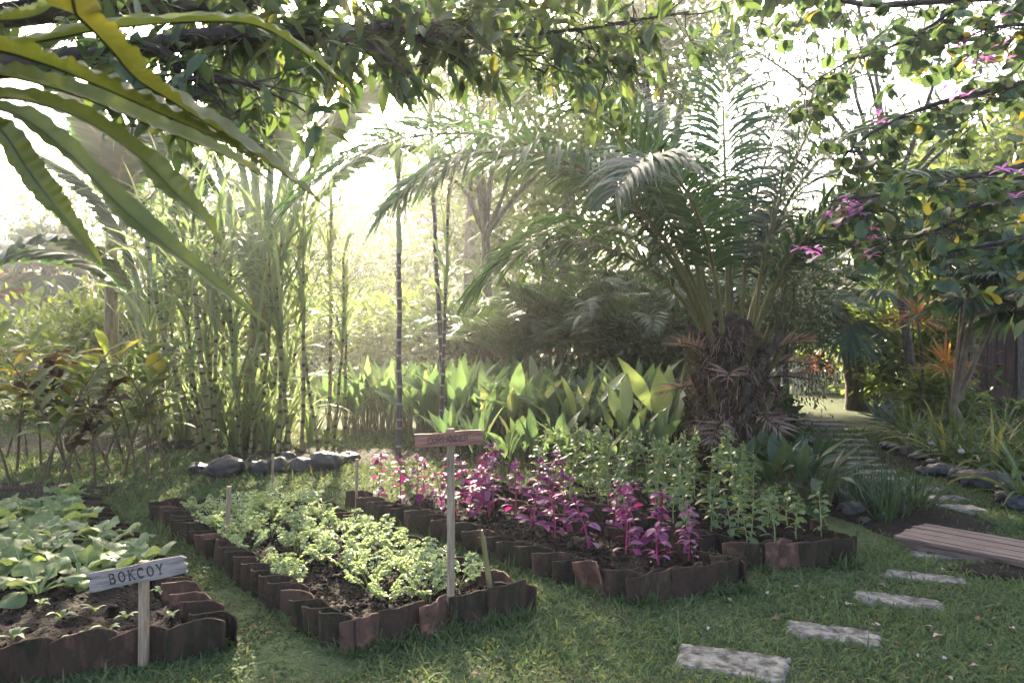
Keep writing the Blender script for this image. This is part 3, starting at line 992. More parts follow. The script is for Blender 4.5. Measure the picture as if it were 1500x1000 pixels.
def make_bokchoy(k):
    t = thing('bok_choy_plant', '', 'bok choy plant')
    nl = int(rng.integers(9, 13))
    for s in range(nl):
        u = s / nl
        az = s * 2.4 + rng.normal(0, .2)
        e0, e1 = 1.45 - .75 * (1 - u) - .1, .75 - 1.6 * (1 - u) + rng.normal(0, .15)
        L = rng.uniform(.22, .29) * (.75 + .3 * (1 - u))
        pts, d = arc_pts((.015 * math.sin(az), .015 * math.cos(az), -.01), az, e0, e1, L, 11)
        side = np.array([math.cos(az), -math.sin(az), 0])
        wd = np.array([.02, .017, .014, .011, .012, .046, .066, .073, .069, .052, .012]) * rng.uniform(.85, 1.1)
        up = np.cross(np.broadcast_to(side, d.shape), d)
        cup = np.array([.4] * 4 + [.3, .1, -.12, -.22, -.28, -.3, -.2])
        acr = np.array([-1, -.6, 0, .6, 1])
        rip = .15 * rng.normal(size=(11, 5)) * (np.abs(acr) > .5)
        v = pts[:, None] + side * (acr[None, :, None] * wd[:, None, None]) + up[:, None] * ((np.abs(acr)[None] ** 2 * cup[:, None] + rip) * wd[:, None])[..., None]
        i = np.arange(10)[:, None] * 5 + np.arange(4)[None]
        q = np.stack([i, i + 1, i + 6, i + 5], -1)
        ms, ml = MB(), MB()
        ms.add(v[:6], q[:5].reshape(-1, 4))
        tube(ms, pts[:9] + up[:9] * .001, np.linspace(.007, .0015, 9), 5, cap=False)
        ml.add(v[4:], (q[5:] - 20).reshape(-1, 4) if False else (np.stack([i[:6], i[:6] + 1, i[:6] + 6, i[:6] + 5], -1)).reshape(-1, 4))
        lf = ml.build('leaf', M['bokchoy'], t)
        ms.build('stalk', M['bokstem'], lf)
    return t


def make_seedling(k):
    t = thing('seedling', '', 'seedling')
    ml = MB()
    n = 4 + k
    az = rng.uniform(0, 2 * PI, n)
    leaves(ml, np.zeros((n, 3)), np.stack([np.cos(az), np.sin(az), rng.uniform(.6, 1.6, n)], 1), rng.uniform(.06, .12, n), .014, droop=1.6, prof=LANCE5, fold=.2)
    ml.build('leaves', M['bokchoy'], t)
    return t


def make_amaranth(k, h, leafm, stemm, lw, spike, ln=(.05, .1)):
    t = thing('amaranth_plant', '', 'amaranth plant')
    ms, ml = MB(), MB()
    top = np.array([rng.normal(0, .05), rng.normal(0, .05), h])
    st = spline([(0, 0, -.03), (top[0] * .2, top[1] * .2 + .008, h * .4), top], 12)
    tube(ms, st, np.linspace(.0075, .003, 12), 6)
    n = int(34 * (h / .5))
    u = np.clip(rng.beta(2.1, 1.15, n), .2, .985)
    bp = np.stack([np.interp(u, np.linspace(0, 1, 12), st[:, c]) for c in range(3)], 1)
    az = np.arange(n) * 2.4 + rng.normal(0, .3, n)
    out = np.stack([np.cos(az), np.sin(az), rng.uniform(.1, .9, n)], 1)
    pl = rng.uniform(.015, .055, n) * (1.25 - u * .75)
    tip = bp + norm(out) * pl[:, None]
    for a, c in zip(bp, tip):
        tube(ms, [a, c], .0013, 4, cap=False)
    L = rng.uniform(*ln, n) * (1.2 - .55 * u)
    leaves(ml, tip, out + rng.normal(0, .25, (n, 3)) - [0, 0, .25], L, L * lw, droop=rng.uniform(.5, 1.3, n), prof=OVAL, fold=.22, roll=rng.normal(0, .35, n))
    # crowded top rosette
    k2 = 12
    d2 = rand_dirs(k2, .1, 1)
    leaves(ml, np.tile(top, (k2, 1)) + [0, 0, -.01], d2, rng.uniform(.03, .07, k2), .013, droop=.6, prof=OVAL4, fold=.3)
    ms.build('stem', M[stemm], t)
    ml.build('leaves', M[leafm], t)
    if spike:
        mp = MB()
        for b in range(4):
            s0 = top + [rng.normal(0, .012), rng.normal(0, .012), -.06 * b]
            k3 = 26
            uu = rng.uniform(0, 1, k3)
            pp = s0 + np.stack([rng.normal(0, .006, k3), rng.normal(0, .006, k3), uu * rng.uniform(.05, .1)], 1)
            leaves(mp, pp, rand_dirs(k3, 0, 1), .018, .005, prof=OVAL4)
        mp.build('flower_spike', M['celerystem'], t)
    return t


CEL = Kind([make_celery(i) for i in range(7)])
gC = 'celery plants in the second bed'
cells = [(a, b_) for b_ in np.linspace(.1, .96, 13) for a in np.linspace(.17, .84, 4)]
for a, b_ in cells:
    if b_ < .2 and a < .3 or b_ > .93 and a < .5:
        continue
    u_, v_ = a + rng.normal(0, .05), b_ + rng.normal(0, .016)
    p = bed_uv('celery bed', u_, v_)
    lab = ('leafy celery plant at the front of its bed near the tall sign' if v_ < .25 else 'pale green celery plant in the crowded middle of the celery bed' if v_ < .72 else 'feathery celery plant towards the far end of the celery bed')
    CEL.place((*p, soil_z(*p)), None, rng.uniform(.55, .86), lab, gC, tilt=(rng.normal(0, .08), rng.normal(0, .08)))

BOK = Kind([make_bokchoy(i) for i in range(5)])
gB = 'bok choy plants in the nearest bed'
k = 0
for b_ in np.linspace(.3, .97, 9):
    for a in np.linspace(.3, .93, 7):
        u_, v_ = a + rng.normal(0, .03), b_ + rng.normal(0, .025)
        if v_ < .42 and a > .95:
            continue
        p = bed_uv('bok choy bed', u_, v_)
        px = 750 + p[0] / p[1] * F
        if px < -60 or (px < 60 and p[1] < 4.3):
            continue
        lab = ('broad leaved bok choy standing behind the BOKCOY sign' if p[1] < 4.9 and px > 150 else 'broad leaved bok choy near the soil margin of the nearest bed' if p[1] < 4.9 else 'broad leaved bok choy in the dense far half of its bed')
        BOK.place((*p, soil_z(*p)), None, rng.uniform(.9, 1.25), lab, gB)
SEED = Kind([make_seedling(i) for i in range(3)])
for px, py in ((155, 850), (235, 868), (310, 0), (90, 905), (160, 925), (185, 905), (115, 940), (250, 905), (20, 935), (60, 885), (140, 895)):
    if py == 0:
        continue
    p = G(px, py, .12)
    SEED.place(p, None, rng.uniform(.7, 1.2), 'tiny green seedling on the bare soil in front of the bok choy', 'seedlings on the bare soil')

RED_A = Kind([make_amaranth(i, h, 'redama', 'redstem', .27, False, (.06, .125)) for i, h in enumerate((.42, .5, .46, .38, .3, .52))])
gR = 'red amaranth plants in the third bed'
for b_ in np.linspace(.1, .98, 11):
    for a in np.linspace(.3, .9, 3):
        u_, v_ = a + rng.normal(0, .05), b_ + rng.normal(0, .02)
        if a < .33 and v_ < .6:
            continue
        if a < .55 and v_ < .25 or rng.uniform() < .15:
            continue
        p = bed_uv('red amaranth bed', u_, v_)
        lab = ('magenta amaranth plant near the front of the dark soil bed' if v_ < .3 else 'magenta amaranth in the dense middle stand right of the tall sign' if v_ < .68 else 'small reddish amaranth at the far end behind the tall sign')
        RED_A.place((*p, soil_z(*p)), None, rng.uniform(.8, 1.15) * (1 if v_ > .2 else .9), lab, gR, tilt=(rng.normal(0, .06), rng.normal(0, .06)))

GRN_A = Kind([make_amaranth(i, h, 'greenama', 'amastem', .27, h > .5, (.07, .13)) for i, h in enumerate((.62, .7, .55, .66, .4, .46))])
gG = 'green amaranth plants in the fourth bed'
for b_ in np.linspace(.07, .98, 11):
    for a in np.linspace(.1, .92, 5):
        if rng.uniform() < .12:
            continue
        u_, v_ = a + rng.normal(0, .04), b_ + rng.normal(0, .02)
        p = bed_uv('green amaranth bed', u_, v_)
        px = 750 + p[0] / p[1] * F
        front = v_ < .38
        lab = ('short green amaranth at the tiled front of the fourth bed' if front else 'tall pale green amaranth with a seed spike behind the magenta plants' if px < 960 else 'green amaranth standing in front of the big palm trunk')
        GRN_A.place((*p, soil_z(*p)), None, rng.uniform(.8, 1.05) * (.85 if front else .95), lab, gG, i=(4 + int(rng.integers(2))) if front else int(rng.integers(4)), tilt=(rng.normal(0, .05), rng.normal(0, .05)))

# ================================================================== BORDER PLANTS


def make_clump(name, cat, nl, L, W, e, droop, mat, prof=LANCE, petiole=0.0, pm='stem', fold=.2, base=.06, wave=0.0):
    """A clump of long leaves from the ground, on petioles if given."""
    t = thing(name, '', cat)
    ml = MB()
    az = np.arange(nl) * 2.4 + rng.normal(0, .4, nl)
    el = rng.uniform(e[0], e[1], nl)
    d = np.stack([np.cos(el) * np.cos(az), np.cos(el) * np.sin(az), np.sin(el)], 1)
    pos = np.stack([np.cos(az), np.sin(az), 0 * az], 1) * base * rng.uniform(.2, 1, (nl, 1))
    if petiole:
        mp = MB()
        d0 = norm(d + [0, 0, 1.6])
        tip = pos + d0 * petiole * rng.uniform(.6, 1.15, (nl, 1))
        for a, c in zip(pos, tip):
            tube(mp, [a - [0, 0, .03], a + (c - a) * .5 + rng.normal(0, .008, 3), c], (.009, .007, .005), 5, cap=False)
        mp.build('stems', M[pm], t)
        pos = tip
    leaves(ml, pos, d, L * rng.uniform(.7, 1.15, nl), W * rng.uniform(.75, 1.15, nl), droop=rng.uniform(*droop, nl), prof=prof, fold=fold, roll=rng.normal(0, .3, nl), wave=wave)
    ml.build('leaves', M[mat], t)
    return t


TUR = Kind([make_clump('turmeric_plant', 'turmeric', int(rng.integers(7, 11)), .55, .07, (.75, 1.45), (.15, .9), 'turmeric', petiole=.42, fold=.38, wave=.16) for i in range(7)])
gU = 'turmeric plants in the middle border'
for Y in np.linspace(9.9, 14.6, 9):
    x0, x1 = (-2.35 + (Y - 9.9) * .02) * Y / 10.2, (2.0) * Y / 10.2
    for x in np.arange(x0, x1, .36):
        xx, yy = x + rng.normal(0, .09), Y + rng.normal(0, .12)
        # the front line of the patch slopes back to the left
        if yy < 10.5 + max(0, -xx * .75) or (xx > .9 and yy < 9.7) or (xx > 2.0 and yy < 10.3):
            continue
        px = 750 + xx / yy * F
        lab = 'sunlit yellow green turmeric plant at the left end of the patch' if px < 600 else 'broad leaved turmeric plant in the patch behind the sugarcane poles' if px < 760 else 'broad leaved turmeric plant in the shade left of the big palm'
        TUR.place((xx, yy, 0), None, rng.uniform(1.1, 1.45), lab, gU)
for px, Y in ((700, 8.9), (742, 8.8), (785, 8.7), (835, 8.7), (880, 8.6), (925, 8.75), (960, 8.7), (660, 9.6), (905, 9.1), (815, 9.2), (760, 9.3)):
    TUR.place(((px - 750) / F * Y, Y, 0), None, rng.uniform(.75, .95), 'turmeric plant rising directly behind the tall green amaranth', gU)
CAN = Kind([make_clump('canna_plant', 'canna', 6, .62, .1, (.9, 1.5), (.1, 1.0), 'canna', prof=LANCE, petiole=.6, base=.1, wave=.15) for i in range(3)])
for px, Y, sc, lab in ((850, 10.2, 1.15, 'tall canna with big pale paddle leaves above the turmeric'), (975, 9.6, 1.2, 'tall canna with pale upright leaves just left of the palm trunk'), (915, 9.2, .95, 'shorter canna with a curled pale leaf among the turmeric')):
    CAN.place(((px - 750) / F * Y, Y, 0), None, sc, lab, 'canna plants by the palm')
GIN = Kind([make_clump('ginger_plant', 'ginger plant', 15, .42, .048, (.3, 1.3), (.3, 1.2), 'paddle', petiole=.28) for i in range(3)])
for px, Y in ((1105, 8.4), (1150, 8.1), (1190, 8.0), (1130, 7.6), (1170, 7.4), (1205, 7.2), (1085, 8.0)):
    GIN.place(((px - 750) / F * Y, Y, 0), None, rng.uniform(.85, 1.1), 'dull green ginger plant between the palm trunk and the far path', 'ginger at the foot of the palm')
WET = Kind([make_clump('marsh_plant', 'marsh plant', 26, .34, .009, (.8, 1.5), (.1, .8), 'shrub', prof=STRAP, base=.12) for i in range(3)])
for px, py in ((1262, 745), (1280, 752), (1300, 748), (1320, 752), (1338, 748), (1290, 766), (1310, 762), (1245, 735), (1330, 738), (1272, 730)):
    WET.place(G(px, py), None, rng.uniform(.8, 1.25), 'dark reedy marsh plant in the wet patch behind the bridge', 'marsh plants by the bridge')


def make_galangal(k, brown=False):
    t = thing('galangal_plant', '', 'galangal')
    ms, ml = MB(), MB()
    h = rng.uniform(1.15, 1.7)
    az = rng.uniform(0, 2 * PI)
    pts, d = arc_pts((0, 0, -.03), az, rng.uniform(1.25, 1.5), rng.uniform(.85, 1.2), h, 14)
    tube(ms, pts, np.linspace(.015, .006, 14), 6)
    n = 18
    u = np.linspace(.38, 1, n)
    bp = np.stack([np.interp(u, np.linspace(0, 1, 14), pts[:, c]) for c in range(3)], 1)
    td = d[np.minimum((u * 13).astype(int), 13)]
    side = np.array([math.cos(az), -math.sin(az), 0]) * math.cos(k) + np.array([math.sin(az), math.cos(az), 0]) * math.sin(k)
    sg = np.where(np.arange(n) % 2, 1, -1)[:, None]
    dr = side * sg * .9 + td * .75 + rng.normal(0, .12, (n, 3))
    leaves(ml, bp, dr, rng.uniform(.32, .5, n), rng.uniform(.045, .072, n), droop=rng.uniform(.5, 1.5, n), prof=LANCE, fold=.2, wave=.12 if not brown else .5)
    ms.build('cane', M['woodystem'], t)
    ml.build('leaves', M['brownleaf' if brown else 'galangal'], t)
    return t


GAL = Kind([make_galangal(i) for i in range(6)])
GALB = Kind([make_galangal(i, True) for i in range(2)])
gL = 'galangal plants in the far left border'
spots = [(20, 722), (-15, 705), (48, 735), (75, 728), (100, 700), (120, 692), (140, 715), (150, 690), (165, 696), (180, 700), (200, 698), (215, 706), (25, 690), (60, 684), (-40, 690), (95, 676), (245, 702), (130, 676), (182, 680), (215, 684), (8, 672), (40, 668), (-60, 720), (110, 715), (-25, 735), (70, 700)]
for k, (px, py) in enumerate(spots):
    p = G(px, py)
    br = k in (8, 3, 5)
    lab = 'galangal with withered brown leaves in the far left border' if br else ('leafy galangal stem behind the bok choy at the picture edge' if px < 60 else 'leafy galangal stem between the bok choy and the sugarcane')
    (GALB if br else GAL).place(p, None, rng.uniform(.9, 1.2), lab, gL)


def make_cane(k, h, lean, mats, bare=.45, nl=14, rad=.027, L=1.6):
    t = thing('sugarcane', '', 'sugarcane')
    ms, ml = MB(), MB()
    az = k * 1.7
    pts, d = arc_pts((0, 0, -.05), az, PI / 2 - lean, PI / 2 - lean * rng.uniform(-.4, .6), h, 144)
    pts = pts + np.cumsum(rng.normal(0, .0022, pts.shape), 0) * [1, 1, 0]
    r = np.linspace(rad, rad * .65, 144)
    mm = np.zeros(143, int)
    i_, st = 2, 8 if rad < .03 else 7
    r = r * (1 + .03 * rng.normal(size=144))
    while i_ < 143:
        mm[i_:i_ + (2 if rad < .03 else 1)] = 1
        r[i_:i_ + 2] *= 1.12
        i_ += max(4, int(rng.normal(st, 1.2)))
    tube(ms, pts, r, 7, m=mm)
    u = np.clip(np.sort(rng.uniform(bare, 1, nl)), 0, .99)
    bp = np.stack([np.interp(u, np.linspace(0, 1, 144), pts[:, c]) for c in range(3)], 1)
    a = np.arange(nl) * 2.6 + rng.normal(0, .5, nl)
    el = rng.uniform(.95, 1.4, nl)
    dr = np.stack([np.cos(el) * np.cos(a), np.cos(el) * np.sin(a), np.sin(el)], 1)
    leaves(ml, bp, dr, L * rng.uniform(.65, 1.2, nl), .025 * rng.uniform(.7, 1.2, nl), droop=rng.uniform(1.0, 3.4, nl), prof=STRAP, fold=.25, roll=rng.normal(0, .3, nl))
    # leaf sheath wrapped round the top of the stem
    msh = MB()
    i0 = int(144 * min(.9, bare + .12))
    tube(msh, pts[i0:], np.linspace(rad * .95, rad * .5, 144 - i0), 7)
    ms.build('cane_stem', mats, t)
    ml.build('leaf_blades', M['cane'], t)
    msh.build('leaf_sheath', M['sheath'], t)
    return t


YC = [M['caneA'], M['canering']]
PC = [M['caneP'], M['canePring']]
CANE = Kind([make_cane(i, h, l, YC, b_, n_) for i, (h, l, b_, n_) in enumerate(((3.1, .12, .45, 21), (3.6, .2, .5, 21), (2.6, .1, .3, 21), (3.3, .05, .45, 20), (2.2, .16, .2, 20)))])
gS = 'sugarcane stems of the left grove'
for k, (px, py, i, sc) in enumerate([(300, 662, 1, 1.0), (312, 668, 0, 1.05), (322, 664, 4, 1.0), (352, 665, 2, 1.0), (365, 668, 4, .9), (378, 664, 0, 1.0), (405, 668, 3, 1.0), (425, 662, 2, 1.1), (440, 664, 3, 1.1), (468, 662, 1, .9), (488, 655, 0, .95), (478, 650, 3, 1.15), (335, 655, 3, 1.1), (290, 655, 2, 1.15), (260, 650, 0, 1.1), (232, 652, 3, 1.1), (394, 652, 4, 1.2), (210, 645, 2, 1.1), (505, 640, 0, 1.0), (310, 645, 4, 1.2), (355, 640, 4, 1.25), (420, 640, 4, 1.2), (275, 640, 2, 1.2)]):
    lab = ('yellow banded sugarcane leaning out of the thick clump above the largest boulder' if px < 345 else 'slender sugarcane with pale arching leaves above the row of dark rocks' if px < 450 else 'thin sugarcane standing in the bright haze left of the turmeric')
    CANE.place(G(px, py), {1: 2.9, 0: None}.get(i), sc, lab, gS, i=i)
YOU = Kind([make_clump('young_sugarcane', 'sugarcane', 26, 1.7, .032, (1.05, 1.5), (.5, 2.4), 'cane', prof=STRAP, fold=.3, base=.16) for i in range(3)])
for px, py, sc in ((318, 655, 1.0), (345, 660, .8), (372, 655, .9), (392, 662, .7), (270, 648, 1.1), (412, 650, .9), (300, 640, 1.25), (235, 645, 1.1), (455, 648, .6), (182, 640, 1.1)):
    YOU.place(G(px, py), None, sc, 'leafy young sugarcane tuft in the thick clump above the boulders' if px > 260 else 'leafy young sugarcane tuft behind the galangal stems', 'young sugarcane tufts')
for px, py, h, lean, rz, lab in ((302, 664, 3.7, .42, None, 'thick yellow banded sugarcane leaning far left out of the clump'), (318, 667, 3.6, .2, None, 'thick yellow banded sugarcane just right of the far leaning one')):
    t = make_cane(0, h, -lean, YC, .55, 16, .045, 1.4)
    t.location = tuple(G(px, py))
    t.rotation_euler.z = R_(-90)
    tag(t, lab, None, gS)
gP = 'tall dark purple canes'
for px, py, h, bare, lean, rz, lab in ((584, 672, 4.3, .55, .02, 0, 'tall dark purple cane with pale rings, furthest left of the dark poles'), (642, 664, 3.9, .5, .05, -1.2, 'slim dark purple cane behind the left half of the brown sign'), (655, 658, 5.2, .68, .06, 1.45, 'tallest dark cane leaning slightly right behind the brown sign')):
    p = G(px, py)
    t = make_cane(0, h, lean, PC, bare, 17, .042 if px < 660 and px != 642 else .032, 1.0)
    t.location = tuple(p)
    t.rotation_euler.z = rz
    tag(t, lab, None, gP)

STR = Kind([make_clump('strappy_lily', 'lily', 34, .85, .02, (.5, 1.45), (1.0, 2.4), 'strap', prof=STRAP, fold=.4, base=.1) for i in range(4)])
gY = 'strap leaved plants in the right border'
for px, Y in ((1350, 10.4), (1385, 9.9), (1420, 9.5), (1455, 9.1), (1490, 8.7), (1530, 8.5), (1400, 10.8), (1445, 10.2), (1480, 9.9), (1515, 9.5), (1340, 11.4), (1375, 11.6), (1430, 11.5), (1500, 11.2), (1330, 12.2), (1560, 8.0), (1470, 11.8), (1540, 10.6), (1510, 7.2)):
    lab = 'arching strap leaved lily at the right picture edge' if px > 1470 else 'arching strap leaved lily behind the larger black rocks' if Y < 10.5 else 'strap leaved lily at the back of the right border'
    STR.place(((px - 750) / F * Y, Y, 0), None, rng.uniform(.75, 1.1), lab, gY)
AGA = Kind([make_clump('agave', 'agave', 30, .55, .035, (.15, 1.4), (-.1, .4), 'agave', prof=BLADE, fold=.45, base=.05) for i in range(2)])
AGA.place((7.45, 14.6, 0), None, 1.05, 'grey green agave rosette closest to the far lawn path', 'agaves')
AGA.place((7.6, 15.6, 0), None, .95, 'smaller grey agave behind and left of the other agave', 'agaves')
AGA.place((8.0, 15.2, 0), None, .85, 'half hidden agave behind the strap leaved border', 'agaves')


def make_dracaena(h, n, L, W, mat, name, cat):
    t = thing(name, '', cat)
    ms, ml = MB(), MB()
    pts = spline([(0, 0, -.03), (.05, 0, h * .5), (-.03, .02, h)], 10)
    tube(ms, pts, np.linspace(.03, .018, 10), 7)
    d = rand_dirs(n, -.25, 1)
    leaves(ml, np.tile(pts[-1], (n, 1)) + rng.normal(0, .03, (n, 3)) * [1, 1, 2], d, L * rng.uniform(.7, 1.1, n), W, droop=rng.uniform(.2, 1.1, n), prof=BLADE, fold=.3)
    ms.build('stem', M['bark'], t)
    ml.build('leaves', M[mat], t)
    return t


for px, Y, h, n, L, mat, lab in ((1390, 12.2, 1.15, 60, .62, 'cordyline', 'orange yellow cordyline rosette glowing in the right border'), (1347, 12.6, 2.0, 46, .72, 'cordbrown', 'bronze cordyline rosette on a thin stem above the orange one'), (1408, 12.0, .5, 40, .5, 'strap', 'low green dracaena rosette beside the orange cordyline'), (1205, 21, .9, 34, .6, 'redleaf', 'red leaved bromeliad in front of the distant white fence')):
    t = make_dracaena(h, n, L, .022, mat, 'cordyline' if mat != 'strap' else 'dracaena', 'cordyline' if mat != 'strap' else 'dracaena')
    t.location = ((px - 750) / F * Y, Y, 0)
    tag(t, lab)

# ================================================================== BIG PALM
PX, PY_ = 2.72, 9.3
t = thing('oil_palm', 'large old palm with shaggy fibrous trunk and long feathery arching fronds', 'palm tree', (PX, PY_, 0))
mt = MB()
zs = np.concatenate([np.linspace(-.1, 1.7, 24), [1.85, 1.95]])
th = np.linspace(0, 2 * PI, 40, endpoint=False)
rad = np.interp(zs, [-.1, .2, .8, 1.35, 1.7, 1.85, 1.95], [.45, .44, .4, .42, .31, .21, .02])
vv = []
for z, r in zip(zs, rad):
    for a in th:
        k = r * (1 + .16 * fbm(a * 2.2, z * 4, 1.0, 2.0) + .07 * math.sin(a * 8 + z * 9))
        vv.append((k * math.cos(a), k * math.sin(a), z))
i = np.arange(25)[:, None] * 40
j = np.arange(40)[None]
mt.add(vv, np.stack([i + j, i + (j + 1) % 40, i + 40 + (j + 1) % 40, i + 40 + j], -1).reshape(-1, 4))
mt.build('trunk', M['palmfibre'], t)
for k in range(46):                      # cut frond bases up the trunk
    z = .1 + 1.45 * (k / 46) + rng.normal(0, .03)
    a = k * 2.4 + rng.normal(0, .15)
    r = np.interp(z, [0, .8, 1.35, 1.75], [.42, .38, .4, .27])
    out = np.array([math.cos(a), math.sin(a), 0])
    mb = MB()
    L = rng.uniform(.22, .42)
    b0 = out * r + [0, 0, z]
    pts = np.array([b0 - out * .06, b0 + out * .1 + [0, 0, L * .5], b0 + out * .19 + [0, 0, L]])
    tube(mb, spline(pts, 6), np.linspace(.062, .036, 6), 6)
    mb.build('cut_frond_base', M[['palmbase', 'palmfibre', 'palmbase', 'bark'][k % 4]], t)
mb = MB()                                # hanging fibre and dry leaflets
k = 1700
z = rng.uniform(.08, 1.7, k)
a = rng.uniform(0, 2 * PI, k)
r = np.interp(z, [0, .8, 1.35, 1.75], [.46, .42, .45, .29]) + rng.uniform(-.04, .06, k)
pos = np.stack([r * np.cos(a), r * np.sin(a), z], 1)
leaves(mb, pos, np.stack([np.cos(a), np.sin(a), rng.normal(.2, .7, k)], 1) + rng.normal(0, .4, (k, 3)), rng.uniform(.08, .28, k), rng.uniform(.002, .006, k), droop=rng.uniform(.3, 2.2, k), prof=STRAP[::2], across=2)
mb.build('hanging_fibre', M['drypalm'], t)
for k, (a, z, el) in enumerate(((-2.6, 1.45, .5), (-1.9, 1.2, .25), (-.35, 1.45, .55), (-.6, 1.15, .25), (-2.9, 1.05, .1), (-1.2, .75, -.1), (-2.1, .65, -.1), (-.2, 1.3, .3))):
    ml, mr = MB(), MB()                  # dead frond stubs fanned out
    b0 = (.4 * math.cos(a), .4 * math.sin(a), z)
    pinnate(ml, mr, b0, PI / 2 - a, el, el - .6, .5, 17, .36, .011, start=.12, droop=.4, rough=.2, rr=.018)
    o = ml.build('dead_frond', M['drypalm'], t)
    mr.build('rachis', M['palmfibre'], o)
for a, z in ((-1.95, 1.38), (-1.1, 1.42), (-2.6, 1.2)):   # dark fruit bunches
    mb = MB()
    k = 160
    d = rand_dirs(k)
    pos = np.array([.42 * math.cos(a), .42 * math.sin(a), z]) + d * .1 * rng.uniform(.7, 1, (k, 1))
    leaves(mb, pos, d, .05, .014, droop=.1, prof=OVAL4, fold=.6)
    mb.build('fruit_bunch', M['dark'], t)
# fronds: azimuth measured from +Y towards +X, start elevation, end elevation, length
FR = [(-97, 74, -56, 6.4), (-114, 74, -56, 5.4), (-80, 77, -42, 5.4), (-62, 82, -8, 4.6), (-142, 80, -52, 4.0), (-104, 86, 2, 4.6),
      (-30, 86, 34, 4.5), (6, 90, 52, 4.7), (38, 86, 22, 4.4), (72, 84, 0, 4.4), (96, 80, -36, 4.0), (125, 82, -30, 3.4), (92, 88, 38, 4.4),
      (-48, 74, -45, 4.2), (52, 76, -46, 4.0), (-88, 70, -62, 3.7), (78, 72, -58, 3.8), (-68, 90, 28, 4.7), (15, 80, -20, 4.0)]
for az, e0, e1, L in FR:
    ml, mr = MB(), MB()
    a = R_(az)
    b0 = np.array([  .27 * math.sin(a), .27 * math.cos(a), 1.58])
    pinnate(ml, mr, b0, a, R_(e0 - 5 + rng.normal(0, 2)), R_(e1), L, 102, .9, .0215, start=.22, droop=rng.uniform(1.1, 1.9), rough=.15, rr=.032, pw=1.25, azturn=rng.normal(0, .15), v=.3)
    o = ml.build('frond', M['oilpalm'], t)
    mr.build('frond_stalk', M['petiole'], o)


# ================================================================== SMALLER PALMS


def make_areca(k, h, nf, L):
    t = thing('areca_palm', '', 'palm')
    ms = MB()
    for s in range(5):
        a = rng.uniform(0, 2 * PI)
        b0 = np.array([.25 * math.cos(a), .25 * math.sin(a), -.05])
        hh = h * rng.uniform(.35, .6)
        top = b0 + [.15 * math.cos(a), .15 * math.sin(a), hh]
        tube(ms, spline([b0, (b0 + top) / 2 + rng.normal(0, .02, 3), top], 8), .03, 6)
        for f in range(nf):
            ml, mr = MB(), MB()
            pinnate(ml, mr, top, a + f * 2.4 + rng.normal(0, .3), rng.uniform(1.0, 1.45), rng.uniform(-.9, .1), L * 1.15 * rng.uniform(.8, 1.1), 30, .52, .019, start=.2, droop=.7, rough=.06, rr=.014, prof=LANCE5[::1])
            o = ml.build('frond', M['areca'], t)
            mr.build('frond_stalk', M['petiole'], o)
    ms.build('stems', M['stem'], t)
    return t


ARE = Kind([make_areca(0, 2.2, 6, 1.9), make_areca(1, 2.8, 6, 2.1)])
gA = 'dark areca palms behind the turmeric'
for px, Y, sc, lab in ((760, 15.5, 1.0, 'dark areca palm clump at the left edge of the palm thicket'), (835, 15.0, 1.05, 'dark areca palm clump in the middle of the palm thicket'), (915, 14.2, 1.0, 'dark areca palm clump nearest behind the cannas'), (990, 15.0, 1.15, 'dark areca palm clump behind the oil palm trunk'), (880, 17.5, 1.35, 'taller areca palm clump at the back of the thicket'), (1110, 15.5, 1.1, 'areca palm clump just right of the oil palm crown'), (720, 19, 1.1, 'paler areca palm clump in the haze behind the dark poles')):
    ARE.place(((px - 750) / F * Y, Y, 0), None, sc, lab, gA)


def fan_leaf(mb, c, d, nrm_, R, n=34, span=2.6, droop=.35, w=.021):
    d = norm(d)
    s = norm(np.cross(d, nrm_))
    a = np.linspace(-span, span, n) * .5
    a = np.linspace(-span / 2 * 1.05, span / 2 * 1.05, n)
    dr = np.cos(a)[:, None] * d + np.sin(a)[:, None] * s + rng.normal(0, .03, (n, 3))
    nn = norm(np.cross(s, d))
    sid = np.cross(np.broadcast_to(nn, dr.shape), dr)
    leaves(mb, np.tile(c, (n, 1)), dr, R * (1 - .25 * np.abs(a) / span) * rng.uniform(.9, 1.05, n), w, droop=droop, prof=np.array([.25, 1, 1.15, .9, .5, .05]), side=sid, fold=.5)


def make_fanpalm(name, label, loc, h, lean, nl, R, pet, r0, els=(-.5, 1.3), w=.03):
    t = thing(name, label, 'fan palm', loc)
    mb = MB()
    pts = spline([(.12, 0, -.1), (.02, 0, h * .35), (lean * .5, 0, h * .75), (lean, 0, h)], 18)
    tube(mb, pts, np.linspace(r0 * 1.35, r0 * .8, 18) * (1 + .05 * rng.normal(size=18)), 12)
    mb.build('trunk', M['bark'], t)
    for k in range(nl):
        a = k * 2.4 + rng.normal(0, .2)
        el = els[1] + (els[0] - els[1]) * k / nl
        d = np.array([math.cos(el) * math.cos(a), math.cos(el) * math.sin(a), math.sin(el)])
        tip = pts[-1] + d * pet * rng.uniform(.8, 1.1) - [0, 0, .12]
        mp = MB()
        tube(mp, spline([pts[-1], (pts[-1] + tip) / 2 + [0, 0, .08], tip], 7), np.linspace(.022, .012, 7) * (r0 / .13), 6)
        ml = MB()
        up = norm(np.array([-d[0] * .7, -d[1] * .7, 1.0]))
        fan_leaf(ml, tip, d - [0, 0, .3], up, R * rng.uniform(.85, 1.1), span=4.2, droop=.9, w=w)
        o = ml.build('fan_leaf', M['fan'], t)
        mp.build('leaf_stalk', M['petiole'], o)
    return t


